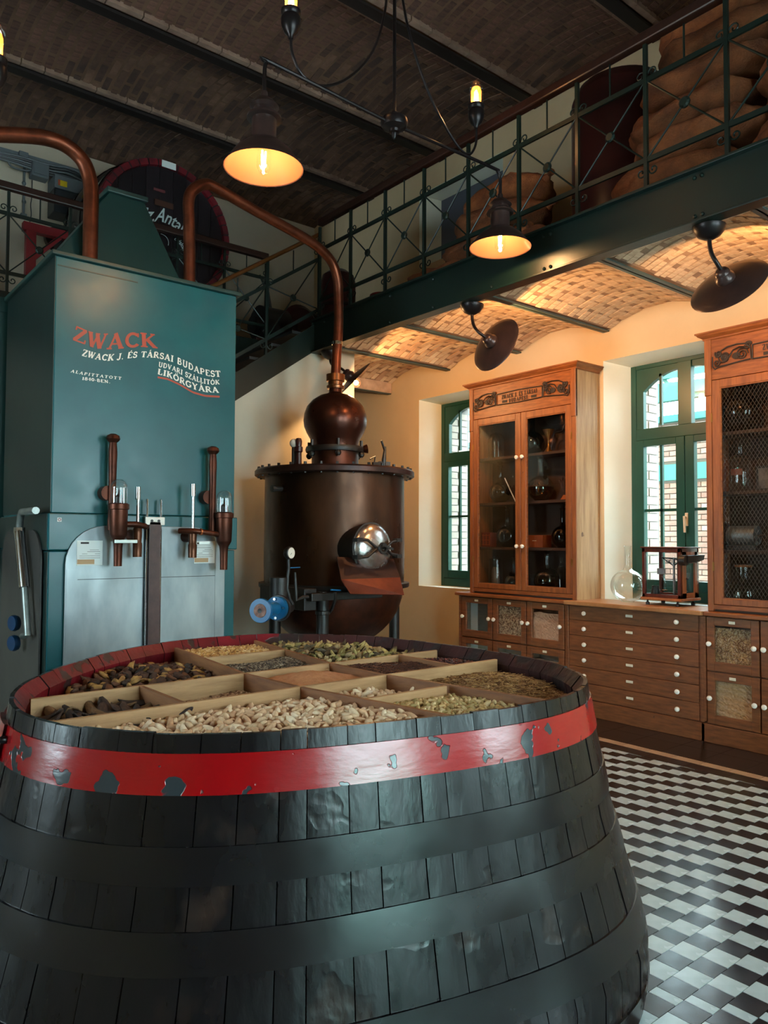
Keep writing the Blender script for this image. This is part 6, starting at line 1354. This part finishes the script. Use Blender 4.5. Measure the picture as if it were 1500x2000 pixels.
# electrics on the back wall
E_ = lambda x,y,Y=9.36: onY(x,y,Y)
t = thing('cable_tray',(1.2,9.3,6.0),'grey cable tray with loose cables along the top of the back wall','cable tray')
MB().bar(E_(-60,282),E_(175,348),.10,.10).build('tray', m_grey_box, t); 
for k in range(5): MB().tube(smooth_path([E_(0,298+k*3,9.30),E_(40,306+k*4,9.29),E_(95,322+k*5,9.28),E_(140,330+k*6,9.28),E_(180,352+k*7,9.3)]),.013,6).build('cable', m_dark_box if k%2 else m_grey_box, t, smooth=True)
MB().tube(smooth_path([E_(16,310,9.3),E_(22,325,9.3),E_(48,333,9.3),E_(60,333,9.3)]),.012,6).build('cable', m_grey_box, t, smooth=True)
t = thing('junction_box',tuple(E_(75,340)),'grey square junction box on the back wall beside the copper pipe','junction box'); a, c = E_(58,320), E_(91,357); MB().box(a.x,c.x,9.25,9.399,c.z,a.z).build('box', m_grey_box, t, bevel=.01); MB().box(a.x+.02,c.x-.02,9.243,9.25,c.z+.03,a.z-.03).build('lid', m_grey_box, t)
t = thing('junction_box',tuple(E_(46,302)),'small upright grey box on top of the cable tray','junction box'); a, c = E_(37,294,9.28), E_(55,309,9.28); MB().box(a.x,c.x,9.26,9.399,c.z,a.z).build('box', m_grey_box, t, bevel=.008)
t = thing('control_panel',tuple(E_(130,390)),'dark wall cabinet with grey top strip and yellow warning sticker','cabinet'); a, c = E_(103,345,9.2), E_(162,432,9.2); MB().box(a.x,c.x+.1,9.12,9.399,c.z,a.z-.16).build('box', m_dark_box, t, bevel=.01); MB().box(a.x,c.x+.1,9.11,9.399,a.z-.155,a.z).build('top_strip', m_grey_box, t)
a2 = E_(114,350,9.1); MB().box(a2.x,a2.x+.10,9.104,9.109,a2.z-.065,a2.z).build('yellow_sticker', M('warning_yellow',(220,190,20),.5), t); MB().box(a2.x,a2.x+.022,9.102,9.104,a2.z-.065,a2.z).build('sticker_edge', m_red_let, t)
t = thing('wall_conduit',tuple(E_(47,360)),'thin grey conduit dropping from the cable tray to a small socket','conduit'); MB().tube([E_(48,312,9.37),E_(46,418,9.37)],.014,8).build('tube', m_grey_box, t); a, c = E_(40,416), E_(52,426); MB().box(a.x,c.x,9.34,9.399,c.z,a.z).build('socket', m_grey_box, t, bevel=.004); 
for yy in (358,394): MB().sphere(E_(47,yy,9.37),.025,8,6).build('clip', m_grey_box, t)
t = MB().tube(smooth_path([E_(63,352,9.38),E_(62,385,9.38),E_(60,400,9.38),E_(61,420,9.38),E_(57,440,9.38),E_(52,470,9.38),E_(48,520,9.38)]),.006,5).build('hanging_wire', m_dark_box, off=tuple(E_(60,400))); tag(t,'thin dark wire hanging down the back wall','wire')
t = thing('red_steel_bracket',(1.9,8.7,3.956),'red painted steel bracket standing on the back landing behind the railing','bracket'); a, c, e = onY(60,440,8.7), onY(60,520,8.7), onY(130,455,8.7)
MB().box(a.x-.05,a.x+.05,8.66,8.74,3.956,a.z).build('upright', m_red_frame, t); MB().bar((a.x-.08,8.7,a.z-.03),(e.x+.02,8.7,a.z-.03),.09,.09).build('arm', m_red_frame, t); MB().bar((a.x+.03,8.7,a.z-.36),(a.x+.30,8.7,a.z-.06),.05,.05).build('brace', m_red_frame, t)
t = thing('black_pulley',(2.5,8.9,3.956),'black belt pulley behind the red bracket','pulley'); a = onY(108,470,8.9); MB().lathe([(.05,-.04),(.13,-.04),(.14,0),(.13,.04),(.05,.04)],(a.x,8.85,a.z),(0,1,0),20).build('wheel', m_black, t, smooth=True); MB().box(a.x-.04,a.x+.04,8.8,8.9,3.956,a.z).build('stand', m_black, t)

# ================================================================ OUTSIDE
gd = MB().box(7.05,16,-6,16,-.3,-.2).build('outside_ground', M('yard_ground',(96,96,94),.9), off=(11,5,-.2)); tag(gd, kind='structure')
ob = thing('brick_building',(10.6,6.5,-.2),'pale brick building across the yard seen through the window','building')
XO = 10.6; MB().box(XO+.03,XO+.4,0,14,-.2,3.42).build('wall_core', m_joint, ob)
q = MB().box(-.02,.02,-.1185,.1185,-.0335,.0335); o = q.build('brick', m_brick_red, off=(0,0,0)); me = o.data; bpy.data.objects.remove(o)
cand = []
for k in range(44):
    z = -.15+k*.081
    if 2.50 < z < 2.80: continue
    for j in range(56): cand.append((XO+.02, .1+j*.248+(.124 if k%2 else 0), z))
def infr(c_):
    v = Vector(c_)-EYE; d = v.dot(_f); px = 750+FPX*v.dot(_r2)/d; return 0 if 1275 < px < 1385 and c_[2] > .4 else 1
cand.sort(key=infr); b = MB(); rb_var = [M('far_brick_%d'%i,c,.85,c2=c2,scale=3) for i,(c,c2) in enumerate((((152,130,116),(138,114,102)),((140,104,94),(128,94,84)),((164,148,136),(148,130,118))))]
for c_ in cand[:300]:
    inst(me,'brick',c_,parent=ob)
for c_ in cand[300:]: b.cur = random.randrange(3); b.obox(c_,(.02,0,0),(0,.1185,0),(0,0,.0335))
b.build('small_bricks', rb_var, ob)['kind'] = 'stuff'
MB().box(XO-.04,XO+.05,0,14,2.52,2.76).build('painted_band', m_teal_out, ob); MB().box(XO-.1,XO+.4,0,14,3.40,3.50).build('gutter', m_teal_out, ob)
rt = thing('roof_truss',(9.6,6,3.5),'teal steel canopy truss above the yard outside the window','truss')
for (a,c,w_) in (((9.6,0,3.62),(9.6,14,3.62),.12),((9.6,0,3.9),(9.6,14,3.9),.07),((9.2,2,3.45),(10.6,14,4.3),.1)): MB().bar(a,c,w_,w_*1.6).build('beam', m_teal_out, rt)
for k in range(9): y = 1+k*1.5; MB().bar((9.6,y,3.65),(9.9,y+.75,4.5),.06,.06).build('strut', m_teal_out, rt); MB().bar((9.9,y+.75,4.5),(9.6,y+1.5,3.65),.06,.06).build('strut', m_teal_out, rt)
